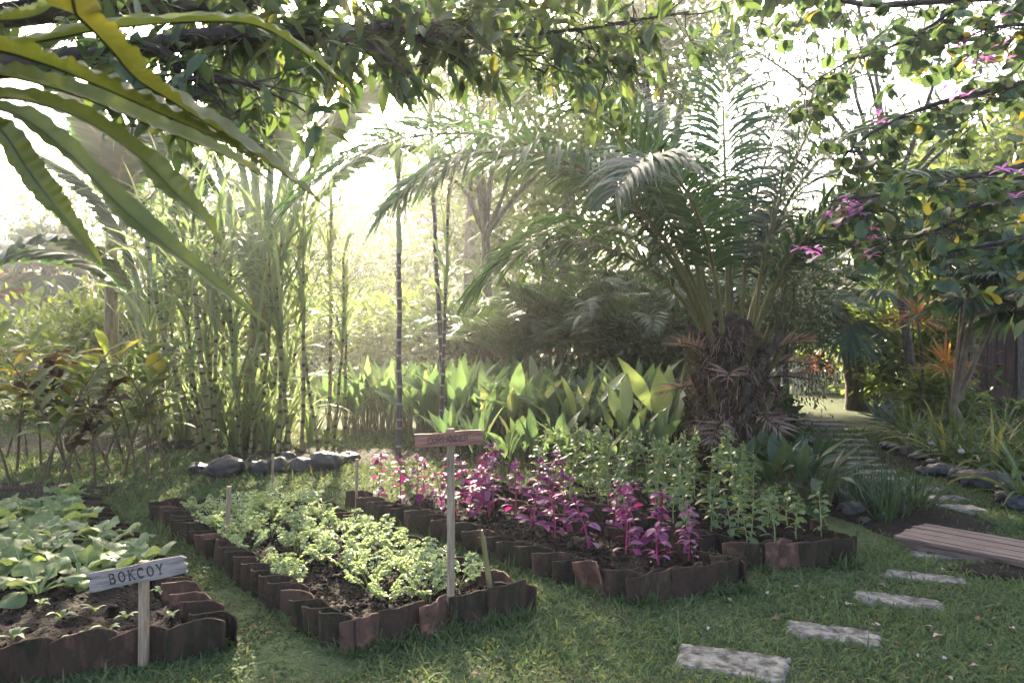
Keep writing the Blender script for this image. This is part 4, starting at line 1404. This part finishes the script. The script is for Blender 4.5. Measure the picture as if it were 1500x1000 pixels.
make_fanpalm('fan_palm', 'stout fan palm with leaning smooth trunk beside the far lawn path', (7.95, 17.5, 0), 2.6, -.45, 16, 1.25, 1.5, .2, (-.5, 1.3), .05)
make_fanpalm('fan_palm', 'low fan palm spreading dark ribbed leaves over the right picture edge', (6.95, 9.7, 0), 2.15, -.1, 12, .9, .8, .08, (-.1, 1.0), .035)
make_fanpalm('fan_palm', 'blue green fan palm in the gap right of the oil palm', (5.9, 17.6, 0), 2.3, .2, 11, 1.1, 1.1, .12, (-.3, 1.2), .05)
make_fanpalm('fan_palm', 'pale hazy fan palm in front of the red roofed house', (-18.6, 30.0, 0), 4.6, .1, 12, 1.5, 1.3, .28, (-.6, 1.3), .09)


# ================================================================== BANANAS


def make_banana(label, loc, trunk_h, lean, specs, stem_r=.2):
    t = thing('banana_tree', label, 'banana tree', loc)
    mb = MB()
    pts = spline([(0, 0, -.1), (lean * .3, 0, trunk_h * .5), (lean, 0, trunk_h)], 14)
    tube(mb, pts, np.linspace(stem_r * 1.2, stem_r * .85, 14), 12)
    mb.build('trunk', M['bananastem'], t)
    for az, e0, e1, pet, L, hw in specs:
        ml, mr = MB(), MB()
        # pale stalk, then a blade torn into broad strips
        a = R_(az)
        el = np.linspace(R_(e0), R_(e0) * .93, 10)
        d = np.stack([np.cos(el) * math.sin(a), np.cos(el) * math.cos(a), np.sin(el)], 1)
        sp = pts[-1] - [0, 0, .1] + np.concatenate([[np.zeros(3)], np.cumsum(d[:-1], 0)]) * pet / 9
        tube(mr, sp, np.linspace(.11, .055, 10), 7, m=1)
        n = 46
        pinnate(ml, mr, sp[-1], a, R_(e0) * .93, R_(e1), L, n, hw * 1.1, L / n * 1.15, start=.02, droop=.45, rough=.05, rr=.035, pw=1.1, prof=np.array([.95, 1.05, 1.05, .9, .5]), v=-.12, mr_m=0, tipk=.5)
        o = ml.build('leaf', M['banana'], t)
        mr.build('leaf_stalk', [M['petiole'], M['sheath']], o)
    return t


make_banana('tall traveller style banana with a fan of pale stalks behind the sugarcane', (-4.2, 12.3, 0), 2.2, .1, [(80, 83, 40, 2.6, 2.8, .5), (60, 80, 20, 2.3, 2.6, .5), (-80, 84, 50, 2.7, 2.8, .5), (100, 72, 10, 2.4, 2.6, .48), (-100, 76, 15, 2.4, 2.8, .5), (85, 66, -20, 2.0, 2.4, .45), (-70, 68, -10, 2.1, 2.6, .5), (180, 84, 45, 2.5, 2.6, .5), (150, 75, 10, 2.3, 2.6, .5)])
make_banana('dark stemmed banana with broad drooping leaves behind the left galangal', (-6.5, 13.6, 0), 1.9, -.1, [(-110, 60, -45, .7, 2.6, .42), (60, 76, 0, .9, 2.7, .42), (-150, 66, -45, .8, 2.4, .4), (-90, 80, 20, 1.1, 2.8, .42), (100, 70, -30, .8, 2.4, .4), (20, 84, 30, 1.0, 2.8, .42)], .17)
make_banana('dark banana crown high in the upper left shade', (-8.0, 15.0, 0), 3.6, 0, [(100, 72, -30, 1.0, 3.0, .45), (60, 80, 10, 1.0, 3.0, .45), (140, 70, -35, 1.0, 2.8, .45), (80, 60, -50, .8, 2.8, .45), (170, 78, -10, 1.0, 2.8, .45)], .13)

# ================================================================== SHRUBS AND TREES


def make_shrub(name, label, cat, loc, rad, zc, nclump, per, L, W, mat, prof=TWO, across=2, stems=5, group=None, bark='woodystem', droop=.5, r0=.03):
    t = thing(name, label, cat, loc, 0, group)
    ml, ms = MB(), MB()
    cc = crown(ml, (0, 0, zc), rad, nclump, per, L, W, droop, prof, across)
    for s in range(stems):
        c = cc[rng.integers(len(cc))]
        b0 = np.array([rng.normal(0, .05), rng.normal(0, .05), -.05])
        tube(ms, spline([b0, np.array([c[0] * .35, c[1] * .35, c[2] * .5]), c], 8), np.linspace(r0, r0 * .3, 8), 6)
    ml.build('foliage', M[mat], t)
    ms.build('stems', M[bark], t)
    return t


def make_tree(name, label, loc, h, rad, zc, nclump, per, L, W, mat, r0=.14, limbs=9, group=None, bark='bark', droop=.6, fork=.45, prof=TWO, across=2, spread=.2, lean=(0, 0)):
    t = thing(name, label, 'tree', loc, 0, group)
    ml, ms = MB(), MB()
    cc = crown(ml, (lean[0], lean[1], zc), rad, nclump, per, L, W, droop, prof, across, spread=spread)
    f = np.array([lean[0] * .4, lean[1] * .4, h * fork])
    tr = spline([(0, 0, -.15), f * .5 + [rng.normal(0, .05), 0, 0], f], 10)
    tube(ms, tr, np.linspace(r0 * 1.25, r0 * .85, 10), 9)
    for s in range(limbs):
        c = cc[rng.integers(len(cc))]
        mid = f + (c - f) * .5 + rng.normal(0, .15, 3) + [0, 0, .1]
        tube(ms, spline([f - [0, 0, .05], mid, c], 9), np.linspace(r0 * .65, r0 * .12, 9), 6)
    ml.build('crown', M[mat], t)
    ms.build('trunk', M[bark], t)
    return t


make_tree('small_leaved_tree', 'dense small leaved tree pressed against the right side of the oil palm', (4.15, 11.4, 0), 3.0, (.7, .7, 1.55), 1.75, 80, 70, .07, .014, 'shrub', .05, 10)
make_tree('forked_tree', 'slim grey tree forking behind the dark purple poles', (-.62, 17.5, 0), 8.2, (2.4, 2.2, 2.1), 6.6, 46, 46, .2, .04, 'fartree', .12, 8, fork=.5)
make_tree('fine_leaved_tree', 'slim tree with a thin airy high crown rising from the right border', (7.3, 13.4, 0), 8.4, (3.0, 2.2, 2.3), 6.3, 50, 46, .2, .026, 'shrub', .075, 9, fork=.5, spread=.22, lean=(-1.3, 0))
t = make_tree('frangipani_tree', 'small tree with several bare pale stems in front of the wooden shed', (6.4, 10.9, 0), 2.4, (1.1, 1.1, .75), 2.9, 34, 26, .2, .045, 'bauhinia', .065, 6, fork=.28, prof=OVAL4, across=3, bark='tanbark')
far = [
    # px, Y, height, radius, mat, label
    (-190, 24, 7, 3.0, 'dim tree at the left edge beyond the banana plants'), (150, 34, 9, 4.0, 'hazy tree behind the red roofed house'), (300, 27, 8.5, 3.4, 'hazy tree rising behind the banana fan'),
    (455, 42, 9, 4.5, 'pale tree dissolving in the bright haze left of the poles'), (540, 32, 6, 3.0, 'low hazy tree between the sugarcane and the poles'), (610, 50, 13, 5.0, 'tall pale tree far behind the dark poles'),
    (700, 30, 8.5, 3.2, 'sunlit tree behind the slim forked tree'), (800, 26, 8, 3.2, 'bright green tree behind the areca thicket'), (855, 22, 8, 2.6, 'leafy tree directly behind the oil palm fronds'),
    (830, 24, 12.5, 3.0, 'tall tree whose crown fills the top between the poles and the palm'), (960, 23, 12, 2.4, 'tall tree rising above the middle of the oil palm'), (690, 25, 12.5, 2.4, 'tall tree whose crown hangs above the dark poles'), (1290, 46, 9, 4.0, 'bright tree beyond the end of the lawn path'),
    (1350, 33, 9, 3.4, 'tree behind the orange cordyline'), (1480, 21, 7.5, 2.8, 'tree behind the wooden shed'), (1540, 17, 7.5, 3.0, 'tree at the right edge beyond the shed'), (1390, 36, 11, 4.5, 'tall pale tree far beyond the right border'),
    (380, 60, 12, 6, 'palest tree on the far left horizon'), (760, 60, 13, 6, 'palest tree on the far middle horizon'), (1160, 55, 11, 6, 'palest tree on the far right horizon')]
for px, Y, h, r, lab in far:
    make_tree('garden_tree', lab, ((px - 750) / F * Y, Y, 0), h, (r, r, r * .8), h - r * .75, 54, 44, .34 if Y < 35 else .6, .075 if Y < 35 else .15, 'fartree', .14 + .002 * Y, 9, group='trees beyond the garden', fork=.5)
sh = [(20, 15, 1.5, 1.1, 'sunlitshrub', 'sunlit yellow green bush behind the galangal at the left edge'), (110, 17, 1.6, 1.3, 'sunlitshrub', 'sunlit bush behind the galangal in front of the house'), (200, 18, 1.5, 1.3, 'sunlitshrub', 'sunlit bush under the drooping banana leaves'), (330, 19, 1.4, 1.2, 'sunlitshrub', 'sunlit bush between the banana trunks'), (420, 26, 2.0, 1.7, 'sunlitshrub', 'hazy bush behind the sugarcane'), (520, 24, 1.9, 1.5, 'sunlitshrub', 'hazy bush in the light behind the turmeric'), (610, 22, 1.7, 1.5, 'sunlitshrub', 'hazy bush behind the dark poles'), (690, 20, 1.5, 1.3, 'shrub', 'dim bush at the foot of the slim forked tree'),
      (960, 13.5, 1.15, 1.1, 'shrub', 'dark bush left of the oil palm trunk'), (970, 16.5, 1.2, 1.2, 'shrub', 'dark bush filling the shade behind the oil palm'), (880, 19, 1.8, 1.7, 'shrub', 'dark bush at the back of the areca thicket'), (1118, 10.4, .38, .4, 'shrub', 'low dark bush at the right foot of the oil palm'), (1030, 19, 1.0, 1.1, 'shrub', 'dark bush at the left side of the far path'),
      (1300, 21, 1.4, 1.4, 'sunlitshrub', 'bush behind the agaves'), (1365, 16, 1.1, 1.1, 'sunlitshrub', 'bush behind the cordylines'), (1190, 24, 1.0, .8, 'sunlitshrub', 'sunlit bush beside the distant white fence'), (1495, 12.5, .4, .25, 'shrub', 'low bush below the wooden shed'), (1372, 13.0, .5, .5, 'sunlitshrub', 'light green bush below the orange cordyline'), (1285, 18.5, .45, .3, 'shrub', 'low clipped bush at the trunk of the far fan palm'), (1330, 17.5, 1.2, 1.5, 'sunlitshrub', 'light bush between the agaves and the cordyline')]
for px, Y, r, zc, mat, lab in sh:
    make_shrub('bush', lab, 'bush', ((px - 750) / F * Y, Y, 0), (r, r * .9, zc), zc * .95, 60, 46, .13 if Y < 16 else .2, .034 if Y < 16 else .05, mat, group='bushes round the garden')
# a far mass that closes the view
mb = MB()
for k in range(64):
    Y = rng.uniform(66, 95)
    x = -75 + 150 * k / 63 + rng.normal(0, 1.5)
    crown(mb, (x, Y, rng.uniform(2.5, 4.5)), (4.5, 3, rng.uniform(3, 6.5)), 14, 40, 1.2, .4)
tag(mb.build('treeline', M['fartree']), kind='stuff')

# ================================================================== OVERHEAD TREE (trunk left of the frame)
t = thing('shade_tree', 'dark leaved tree whose bare crooked limbs reach across the top from the left', 'tree', (-4.3, 3.9, 0))
O = np.array([-4.3, 3.9, 0])
ms = MB()
tube(ms, spline([(0, 0, -.2), (.1, .05, 1.5), (.05, .1, 3.0), (.2, .2, 4.6)], 16), np.linspace(.24, .15, 16), 12)
ms.build('trunk', M['bark'], t)
ml = MB()


class Limb(np.ndarray):
    mb = None


LIMBS = []


def limb(px_pts, r0, r1, name='limb'):
    pts = np.array([P(*p) for p in px_pts]) - O
    s = spline(pts, 22)
    s += np.cumsum(rng.normal(0, .004, s.shape), 0)
    mb = MB()
    tube(mb, s, np.linspace(r0, r1, 22) * (1 + .08 * rng.normal(size=22)), 7)
    LIMBS.append((name, mb))
    s = s.view(Limb)
    s.mb = mb
    return s


def twigs(s, n, per, ln=.16, reach=.35, u0=.15, drop=.3):
    """Side twigs with leaf clusters at their tips, along a limb."""
    mt_ = s.mb
    s = np.asarray(s)
    u = rng.uniform(u0, 1, n)
    bp = np.stack([np.interp(u, np.linspace(0, 1, len(s)), s[:, c]) for c in range(3)], 1)
    d = rand_dirs(n, -.6, .6)
    tip = bp + d * reach * rng.uniform(.4, 1.2, (n, 1)) - [0, 0, .04]
    for a, c in zip(bp, tip):
        tube(mt_, spline([a, (a + c) / 2 + rng.normal(0, .03, 3), c], 6), np.linspace(.006, .0025, 6), 4, cap=False)
    pp = np.repeat(tip, per, 0) + rng.normal(0, .035, (n * per, 3))
    dd = np.repeat(d, per, 0) * .5 + rng.normal(0, .6, (n * per, 3)) - [0, 0, drop]
    k = n * per
    leaves(ml, pp, dd, ln * rng.uniform(.6, 1.25, k), ln * .17 * rng.uniform(.8, 1.2, k), droop=rng.uniform(.2, 1.2, k), prof=LANCE5, fold=.25, roll=rng.normal(0, .5, k))


L1 = limb([(-330, 130, 4.1), (-100, 110, 4.0), (180, 78, 3.9), (330, 50, 3.9), (425, 52, 4.0), (520, 52, 4.1), (600, 20, 4.2)], .075, .02)
L2 = limb([(380, 55, 3.95), (440, 52, 4.0), (500, 58, 4.1), (560, 46, 4.2), (640, 60, 4.3), (760, 58, 4.5), (900, 40, 4.8), (1010, 22, 5.0)], .03, .008)
L3 = limb([(-330, 60, 4.1), (-50, 30, 4.2), (200, 8, 4.3), (330, 22, 4.4), (420, -25, 4.6)], .08, .04)
L4 = limb([(160, 85, 3.9), (225, 70, 3.8), (275, 96, 3.7), (330, 108, 3.7), (400, 130, 3.7)], .03, .008)
L5 = limb([(265, 94, 3.7), (262, 108, 3.7), (300, 130, 3.7), (350, 190, 3.7)], .014, .004)
L6 = limb([(505, 55, 4.1), (545, 70, 4.0), (580, 95, 3.9), (610, 116, 3.8)], .014, .007)
L7 = limb([(620, 40, 4.3), (614, 60, 4.2), (640, 34, 4.2), (662, 34, 4.2), (685, 52, 4.2)], .022, .014)
L8 = limb([(200, -60, 4.4), (420, -80, 4.5), (650, -50, 4.7), (820, -20, 4.9), (980, -60, 5.1)], .07, .02)
L9 = limb([(-200, 0, 4.2), (0, -30, 4.2), (250, -60, 4.3)], .07, .03)
limb([(-434, 415, 3.9), (-420, 300, 3.0), (-330, 160, 1.9), (-235, 95, 1.32), (-215, 60, 1.15)], .07, .05)
L10 = limb([(820, -20, 4.9), (840, 30, 5.0), (880, 80, 5.2), (905, 120, 5.3)], .016, .004)
L11 = limb([(650, -50, 4.7), (690, 10, 4.7), (750, 70, 4.8), (800, 110, 4.9)], .016, .004)
twigs(L10, 30, 8, reach=.4)
twigs(L11, 34, 8, reach=.42)
twigs(L1, 34, 8, u0=.3)
twigs(L2, 64, 8, u0=.1, reach=.42)
twigs(L3, 44, 9, u0=.3, reach=.5)
twigs(L4, 26, 8, reach=.4)
twigs(L5, 18, 7, reach=.4)
twigs(L6, 6, 4, reach=.2)
twigs(L7, 22, 7, reach=.32)
twigs(L8, 84, 9, reach=.6)
twigs(L9, 44, 9, reach=.6)
for nm, mb in LIMBS:
    mb.build(nm, M['darkbark'], t)
ml.build('foliage', M['mango'], t)
# high canopy of the same tree, above and left of the frame
mh = MB()
crown(mh, (.2, .8, 4.7), (2.6, 2.2, .8), 60, 50, .17, .03, .7, LANCE5, 2, spread=.16)
mh.build('upper_foliage', M['mango'], t)

# ================================================================== BIRD'S NEST FERN on that tree
t = thing('nest_fern', 'large bird nest fern with long wavy edged fronds arching in close at the upper left', 'fern', (-1.15, 1.3, 2.1))
O2 = np.array([-1.15, 1.3, 2.1])


def fern_frond(px_pts, hw, mat='fern', tilt=.6, seed=0):
    pts = np.array([P(*p) for p in px_pts])
    # every frond grows out of the nest beyond the left edge
    n = 340
    s = spline(np.concatenate([[O2 + rng.normal(0, .02, 3)], pts]), n) - O2
    tg = norm(np.gradient(s, axis=0))
    up = np.array([0, -.55 * math.cos(tilt), math.sin(tilt) + .5])
    side = norm(np.cross(tg, up))
    nrm_ = np.cross(side, tg)
    t_ = np.linspace(0, 1, n)
    w_ = 1.32 * hw * np.minimum(1, .35 + 2.2 * t_) * np.clip((1 - t_) * 3.2, 0.03, 1) ** .7
    acr = np.array([-1, -.66, -.33, 0, .33, .66, 1])
    r = np.random.default_rng(seed)
    ph = np.cumsum(r.uniform(.5, 1.5, n)) * .42
    amp = np.interp(np.arange(n), np.linspace(0, n, 26), r.uniform(.3, 1.3, 26))[:, None]
    rip = np.sin(ph)[:, None] * np.sign(acr)[None] * np.abs(acr)[None] ** 1.6 * .08 + np.sin(ph * .43 + 1)[:, None] * np.abs(acr)[None] ** 2 * .08
    rip = rip * amp
    fold = np.abs(acr)[None] * .42
    edgew = 1 + .035 * amp * np.sin(ph * .7)[:, None] * np.abs(acr)[None]
    v = s[:, None] + side[:, None] * (acr[None] * edgew * w_[:, None])[..., None] + nrm_[:, None] * ((rip + fold) * w_[:, None])[..., None]
    ml = MB()
    i = np.arange(n - 1)[:, None] * 7 + np.arange(6)[None]
    ml.add(v, np.stack([i, i + 1, i + 8, i + 7], -1).reshape(-1, 4))
    o = ml.build('frond', M[mat], t)
    mr = MB()
    tube(mr, s - nrm_ * .001, np.linspace(.0032, .0008, n), 6)
    mr.build('midrib', M['fernrib'], o)


fern_frond([(60, -15, 1.2), (115, 25, 1.25), (160, 70, 1.3), (200, 115, 1.35), (255, 150, 1.4), (340, 205, 1.45), (420, 258, 1.5), (480, 305, 1.55)], .034, 'fernyellow', .5, 1)
fern_frond([(-40, 70, 1.25), (60, 92, 1.3), (150, 128, 1.35), (240, 168, 1.4), (330, 208, 1.45), (400, 255, 1.5)], .042, 'fern', .7, 2)
fern_frond([(-60, 80, 1.4), (60, 60, 1.45), (160, 42, 1.5), (280, 32, 1.55), (370, 36, 1.6), (430, 66, 1.65), (490, 112, 1.7), (525, 145, 1.75)], .026, 'fern', .4, 3)
fern_frond([(-60, 135, 1.3), (40, 148, 1.32), (130, 180, 1.35), (210, 236, 1.4), (262, 288, 1.42), (302, 325, 1.45), (322, 358, 1.48)], .023, 'fern', .2, 4)
fern_frond([(-60, 140, 1.2), (30, 172, 1.22), (100, 225, 1.25), (165, 292, 1.3), (230, 350, 1.32), (305, 408, 1.36), (392, 476, 1.4)], .02, 'fern', .2, 5)
fern_frond([(-60, 150, 1.15), (0, 190, 1.17), (40, 248, 1.2), (75, 295, 1.22), (112, 340, 1.25), (150, 388, 1.28)], .018, 'fern', .2, 6)
fern_frond([(-70, 100, 1.35), (40, 118, 1.4), (140, 150, 1.45), (240, 192, 1.5), (330, 228, 1.55), (400, 268, 1.6)], .03, 'fern', .3, 7)
fern_frond([(-80, 20, 1.3), (-20, 30, 1.35), (60, 20, 1.4), (110, -30, 1.45)], .03, 'fern', .5, 8)
mb = MB()
crown(mb, (0, 0, -.02), (.16, .14, .12), 20, 30, .1, .006, .6)
mb.build('nest', M['palmfibre'], t)

# ================================================================== ORCHID TREE (trunk right of the frame)
t = thing('orchid_tree', 'orchid tree with two lobed leaves and pink blooms hanging in from the upper right', 'tree', (4.7, 5.6, 0))
O = np.array([4.7, 5.6, 0])
ms = MB()
tube(ms, spline([(0, 0, -.2), (-.05, 0, 1.6), (-.1, .05, 3.0), (-.3, .1, 4.6)], 16), np.linspace(.13, .07, 16), 10)
ms.build('trunk', M['bark'], t)
ml = MB()


def lobed(pp, dd, L):
    """Two rounded lobes set side by side, a notch between them at the tip."""
    for sg in (-1, 1):
        k = len(pp)
        h = norm(np.cross(dd, [0, 0, 1.0]) + 1e-3)
        leaves(ml, pp, norm(dd) + sg * .38 * h, L, L * .34, droop=.7, prof=np.array([.25, .85, 1, .9, .45]), fold=.12, roll=sg * .35)


def blimb(px_pts, r0, r1, n, per, reach=.3, lf=.1):
    pts = np.array([P(*p) for p in px_pts]) - O
    s = spline(pts, 22)
    s += np.cumsum(rng.normal(0, .004, s.shape), 0)
    mb = MB()
    tube(mb, s, np.linspace(r0, r1, 22), 6)
    u = rng.uniform(.05, 1, n)
    bp = np.stack([np.interp(u, np.linspace(0, 1, 22), s[:, c]) for c in range(3)], 1)
    d = rand_dirs(n, -1, .1)
    tip = bp + d * reach * 1.35 * rng.uniform(.3, 1.3, (n, 1))
    for a, c in zip(bp, tip):
        tube(mb, spline([a, (a + c) / 2 + rng.normal(0, .02, 3), c], 6), np.linspace(.004, .002, 6), 4, cap=False)
    mb.build('branch', M['darkbark'], t)
    f = rng.uniform(.2, 1, (n * per, 1))
    per = per - 1
    f = f[:n * per]
    pp = np.repeat(bp, per, 0) * (1 - f) + np.repeat(tip, per, 0) * f + rng.normal(0, .03, (n * per, 3))
    dd = rand_dirs(n * per, -1, .25)
    lobed(pp, dd, lf * rng.uniform(.6, 1.2, n * per))


blimb([(1800, 20, 5.4), (1600, 90, 5.2), (1470, 130, 5.0), (1380, 150, 4.9), (1290, 190, 4.9), (1235, 235, 4.9)], .035, .006, 60, 5, .3)
blimb([(1780, 180, 5.3), (1600, 210, 5.0), (1480, 250, 4.8), (1380, 270, 4.7), (1290, 290, 4.6), (1215, 300, 4.6)], .03, .005, 44, 5, .28)
blimb([(1800, -60, 5.4), (1600, -20, 5.3), (1420, 0, 5.2), (1280, 10, 5.2), (1160, -10, 5.2), (1080, 0, 5.2)], .04, .006, 80, 5, .4)
blimb([(1800, 260, 5.0), (1620, 300, 4.6), (1520, 340, 4.4), (1440, 360, 4.3), (1390, 370, 4.3)], .03, .005, 40, 5, .3)
blimb([(1420, 0, 5.2), (1330, 60, 5.1), (1240, 100, 5.1), (1180, 150, 5.0)], .014, .004, 34, 5, .3)
blimb([(1480, 250, 4.8), (1400, 320, 4.7), (1310, 350, 4.7), (1250, 340, 4.7)], .012, .004, 26, 4, .25)
blimb([(1780, 100, 5.3), (1620, 60, 5.1), (1500, 30, 5.0), (1420, 40, 4.9)], .03, .006, 46, 5, .4)
ml.build('foliage', M['bauhinia'], t)
for px, py, Y, k in ((1243, 308, 4.55, 7), (1185, 372, 4.7, 4), (1228, 312, 4.6, 4), (1258, 300, 4.6, 5), (1402, 138, 4.85, 4), (1490, 272, 4.4, 4), (1432, 296, 4.6, 4), (1284, 165, 4.9, 3), (1424, 62, 5.0, 3), (1260, 358, 4.7, 4), (1470, 55, 5.0, 3), (1285, 350, 4.7, 3), (1240, 240, 4.9, 3), (1450, 95, 4.9, 3)):
    for f in range(k):
        mb = MB()
        c = P(px, py, Y) - O + rng.normal(0, .05, 3)
        leaves(mb, np.tile(c, (5, 1)), rand_dirs(5, -.2, .7), rng.uniform(.055, .085, 5), .012, droop=.6, prof=OVAL, fold=.15)
        mb.build('pink_flower', M['pink'], t)
# yellow leaved climber in front of the shed side
make_shrub('climbing_vine', 'yellowing heart leaved vine hanging at the right picture edge', 'vine', (4.35, 5.95, 0), (.42, .4, 1.3), 2.5, 26, 9, .13, .045, 'bauhinia', OVAL4, 3, 2, r0=.012)
make_shrub('climbing_vine', 'sunlit yellow leaved vine behind the orchid tree flowers', 'vine', (6.4, 8.6, 0), (.7, .6, 1.2), 3.1, 26, 8, .17, .05, 'yellowleaf', OVAL4, 3, 2, r0=.012)

# open bamboo lattice under the orchid tree
t = thing('bamboo_lattice', 'hanging open bamboo lattice screen with six sided holes below the pink flowers', 'lattice screen', P(1384, 325, 6.4))
t.scale = (.62, .8, .95)
mb = MB()
for k in range(11):
    for a in (0, PI / 3, -PI / 3):
        c = np.array([math.cos(a + PI / 2), math.sin(a + PI / 2)]) * (k - 5) * .052
        d = np.array([math.cos(a), math.sin(a)])
        hl = math.sqrt(max(.001, .3 ** 2 - ((k - 5) * .052) ** 2))
        p0, p1 = c - d * hl, c + d * hl
        tube(mb, [(p0[0], .006 * a, p0[1]), (p1[0], .006 * a, p1[1])], .008, 5)
mb.build('weave', M['pot'], t)
mb = MB()
tube(mb, [(.3 * math.cos(a), 0, .3 * math.sin(a)) for a in np.linspace(0, 2 * PI, 33)], .013, 6, cap=False)
mb.build('rim', M['pot'], t)
mb = MB()
tube(mb, [(0, 0, .3), (.1, 0, 1.6)], .004, 5)
mb.build('cord', M['darkbark'], t)

# ================================================================== BUILDINGS AND FENCE
t = thing('garden_shed', 'dark red wooden shed with a slatted opening half hidden at the right edge', 'shed', (10.5, 14.9, 0), R_(-8))
mb = MB()
for k in range(26):
    x = -1.25 + k * .17
    if -.35 < x < .5:
        box(mb, (x, 0, .46), (.155, .03, .95), 0)
        box(mb, (x, 0, 2.1), (.155, .03, .7), 0)
    else:
        box(mb, (x, .003 * (k % 2), 1.22), (.16, .03, 2.45), 0)
mb.build('plank_wall', M['shed'], t)
for x in (-1.3, -.42, .55):
    mb = MB()
    box(mb, (x, -.05, 1.25), (.11, .09, 2.5))
    mb.build('post', M['bark'], t)
mb = MB()
for z in (.93, 1.72):
    box(mb, (.06, -.035, z), (.86, .07, .08))
for x in (-.1, .22):
    box(mb, (x, -.03, 1.33), (.06, .05, .7))
mb.build('window_frame', M['bark'], t)
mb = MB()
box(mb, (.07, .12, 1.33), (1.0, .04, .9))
mb.build('shade_backing', M['dark'], t)  # board coloured dark to stand in for the shade inside the shed
mb = MB()
box(mb, (.9, .6, 2.62), (5.4, 2.2, .08), 0, rx=R_(10))
mb.build('roof', M['shed'], t)

t = thing('house', 'pale house with red tiled roofs half lost in the haze at the far left', 'house', (-23.5, 32.5, 0), R_(12))
mb = MB()
box(mb, (0, 0, 1.7), (9, 5, 3.4))
box(mb, (-2.5, 1.0, 4.2), (6, 4, 2.0))
mb.build('wall', M['plaster'], t)


def hip(mb, c, sx, sy, h, ov=.5):
    x, y = sx / 2 + ov, sy / 2 + ov
    rx_ = max(.2, x - y)
    n = 24
    c = np.array(c)
    v = np.array([[-x, -y, 0], [x, -y, 0], [x, y, 0], [-x, y, 0], [-rx_, 0, h], [rx_, 0, h], [-x, -y, -.15], [x, -y, -.15], [x, y, -.15], [-x, y, -.15]]) + c
    mb.add(v, [[0, 1, 5, 4], [2, 3, 4, 5], [6, 7, 1, 0], [7, 8, 2, 1], [8, 9, 3, 2], [9, 6, 0, 3]], [[1, 2, 5], [3, 0, 4]], smooth=False)
    for k in range(1, 15):                # tile courses
        f = k / 15
        a, b_ = v[0] * (1 - f) + v[4] * f, v[1] * (1 - f) + v[5] * f
        tube(mb, [a + [0, -.02, .02], b_ + [0, -.02, .02]], .035, 5)


mb = MB()
hip(mb, (0, 0, 3.45), 9, 5, 1.1, .9)
mb.build('roof', M['roof'], t)
mb = MB()
hip(mb, (-2.5, 1.0, 5.25), 6, 4, 2.0, .8)
mb.build('upper_roof', M['roof'], t)
for x in (-3, -.6, 2.2):
    mb = MB()
    box(mb, (x, -2.53, 1.7), (1.3, .06, 1.5))
    o = mb.build('window', M['dark'], t)
    mb = MB()
    for dx in (-.65, 0, .65):
        box(mb, (x + dx, -2.57, 1.7), (.08, .05, 1.58))
    box(mb, (x, -2.575, 2.47), (1.46, .05, .08))
    box(mb, (x, -2.575, .93), (1.46, .05, .08))
    mb.build('window_frame', M['white'], o)

t = thing('picket_fence', 'small distant white picket fence at the end of the lawn path', 'fence', (9.2, 23, 0))
mb = MB()
for k in range(30):
    box(mb, (-1.6 + k * .11, 0, .5), (.06, .025, .95))
mb.build('pickets', M['white'], t)
mb = MB()
for z in (.28, .78):
    box(mb, (0, .03, z), (3.4, .03, .07))
mb.build('rails', M['white'], t)

for px, py, Y, lab in ((1363, 648, 9.6, 'small square plant label on a stick in the middle of the right border'), (1407, 660, 9.0, 'small plant label among the strap leaves nearer the right edge')):
    c = P(px, py, Y)
    t = thing('plant_label', lab, 'plant label', (c[0], c[1], 0))
    mb = MB()
    tube(mb, [(0, 0, -.05), (0, 0, c[2])], .006, 6)
    mb.build('stick', M['woodystem'], t)
    mb = MB()
    box(mb, (0, -.012, c[2]), (.075, .008, .05), rx=R_(-25))
    mb.build('plate', M['greywood'], t)

# ================================================================== FALLEN LEAVES
FL = []
for k in range(4):
    mb = MB()
    leaves(mb, [(0, 0, 0)], [(1, 0, .15)], .085, .016 + .004 * k, droop=.5, prof=LANCE, fold=.3 + .1 * k, wave=.2)
    FL.append(mb.mesh('fallen_leaf', M['litter']))
for k, (px, py) in enumerate([(1143, 904), (1037, 922), (1384, 834), (1355, 873), (1205, 875), (1288, 855), (1380, 930), (1428, 905), (1290, 915), (1355, 915), (1325, 990), (1485, 920), (1460, 905), (1380, 965), (1240, 885), (1397, 866), (1345, 962), (1480, 980), (1435, 975), (1385, 990), (1172, 858), (690, 985), (860, 825), (915, 838), (955, 822), (1070, 880), (1450, 945), (1310, 940), (375, 915), (400, 925), (560, 940), (1125, 870)]):
    o = D.objects.new('fallen_leaf', FL[k % 4])
    COL.objects.link(o)
    inbed = k in (22, 23, 24)
    o.location = G(px, py, .14 if inbed else .03)
    o.rotation_euler = (rng.normal(0, .3), rng.normal(0, .2), rng.uniform(0, 6.3))
    s = rng.uniform(.35, .8)
    o.scale = (s, s, s)
    lab = 'pale fallen leaf on the dark soil of the red amaranth bed' if inbed else 'dry fallen leaf on the worn path left of the celery bed' if px < 600 else 'pale pinkish fallen leaf on the lawn around the stepping stones' if px > 1000 else 'single small fallen leaf on the open lawn at the bottom centre'
    tag(o, lab, 'fallen leaf', 'fallen leaves and petals')

# ================================================================== HAZE
mb = MB()
box(mb, (0, 50, 8.5), (190, 116, 19))
hz, n, l = newmat('morning_haze')
out = n.new('ShaderNodeOutputMaterial')
pv = n.new('ShaderNodeVolumePrincipled')
pv.inputs['Color'].default_value = (.96, .97, 1.0, 1)
pv.inputs['Density'].default_value = .0014
pv.inputs['Anisotropy'].default_value = .72
l.new(pv.outputs[0], out.inputs['Volume'])
tag(mb.build('haze', hz), kind='stuff')
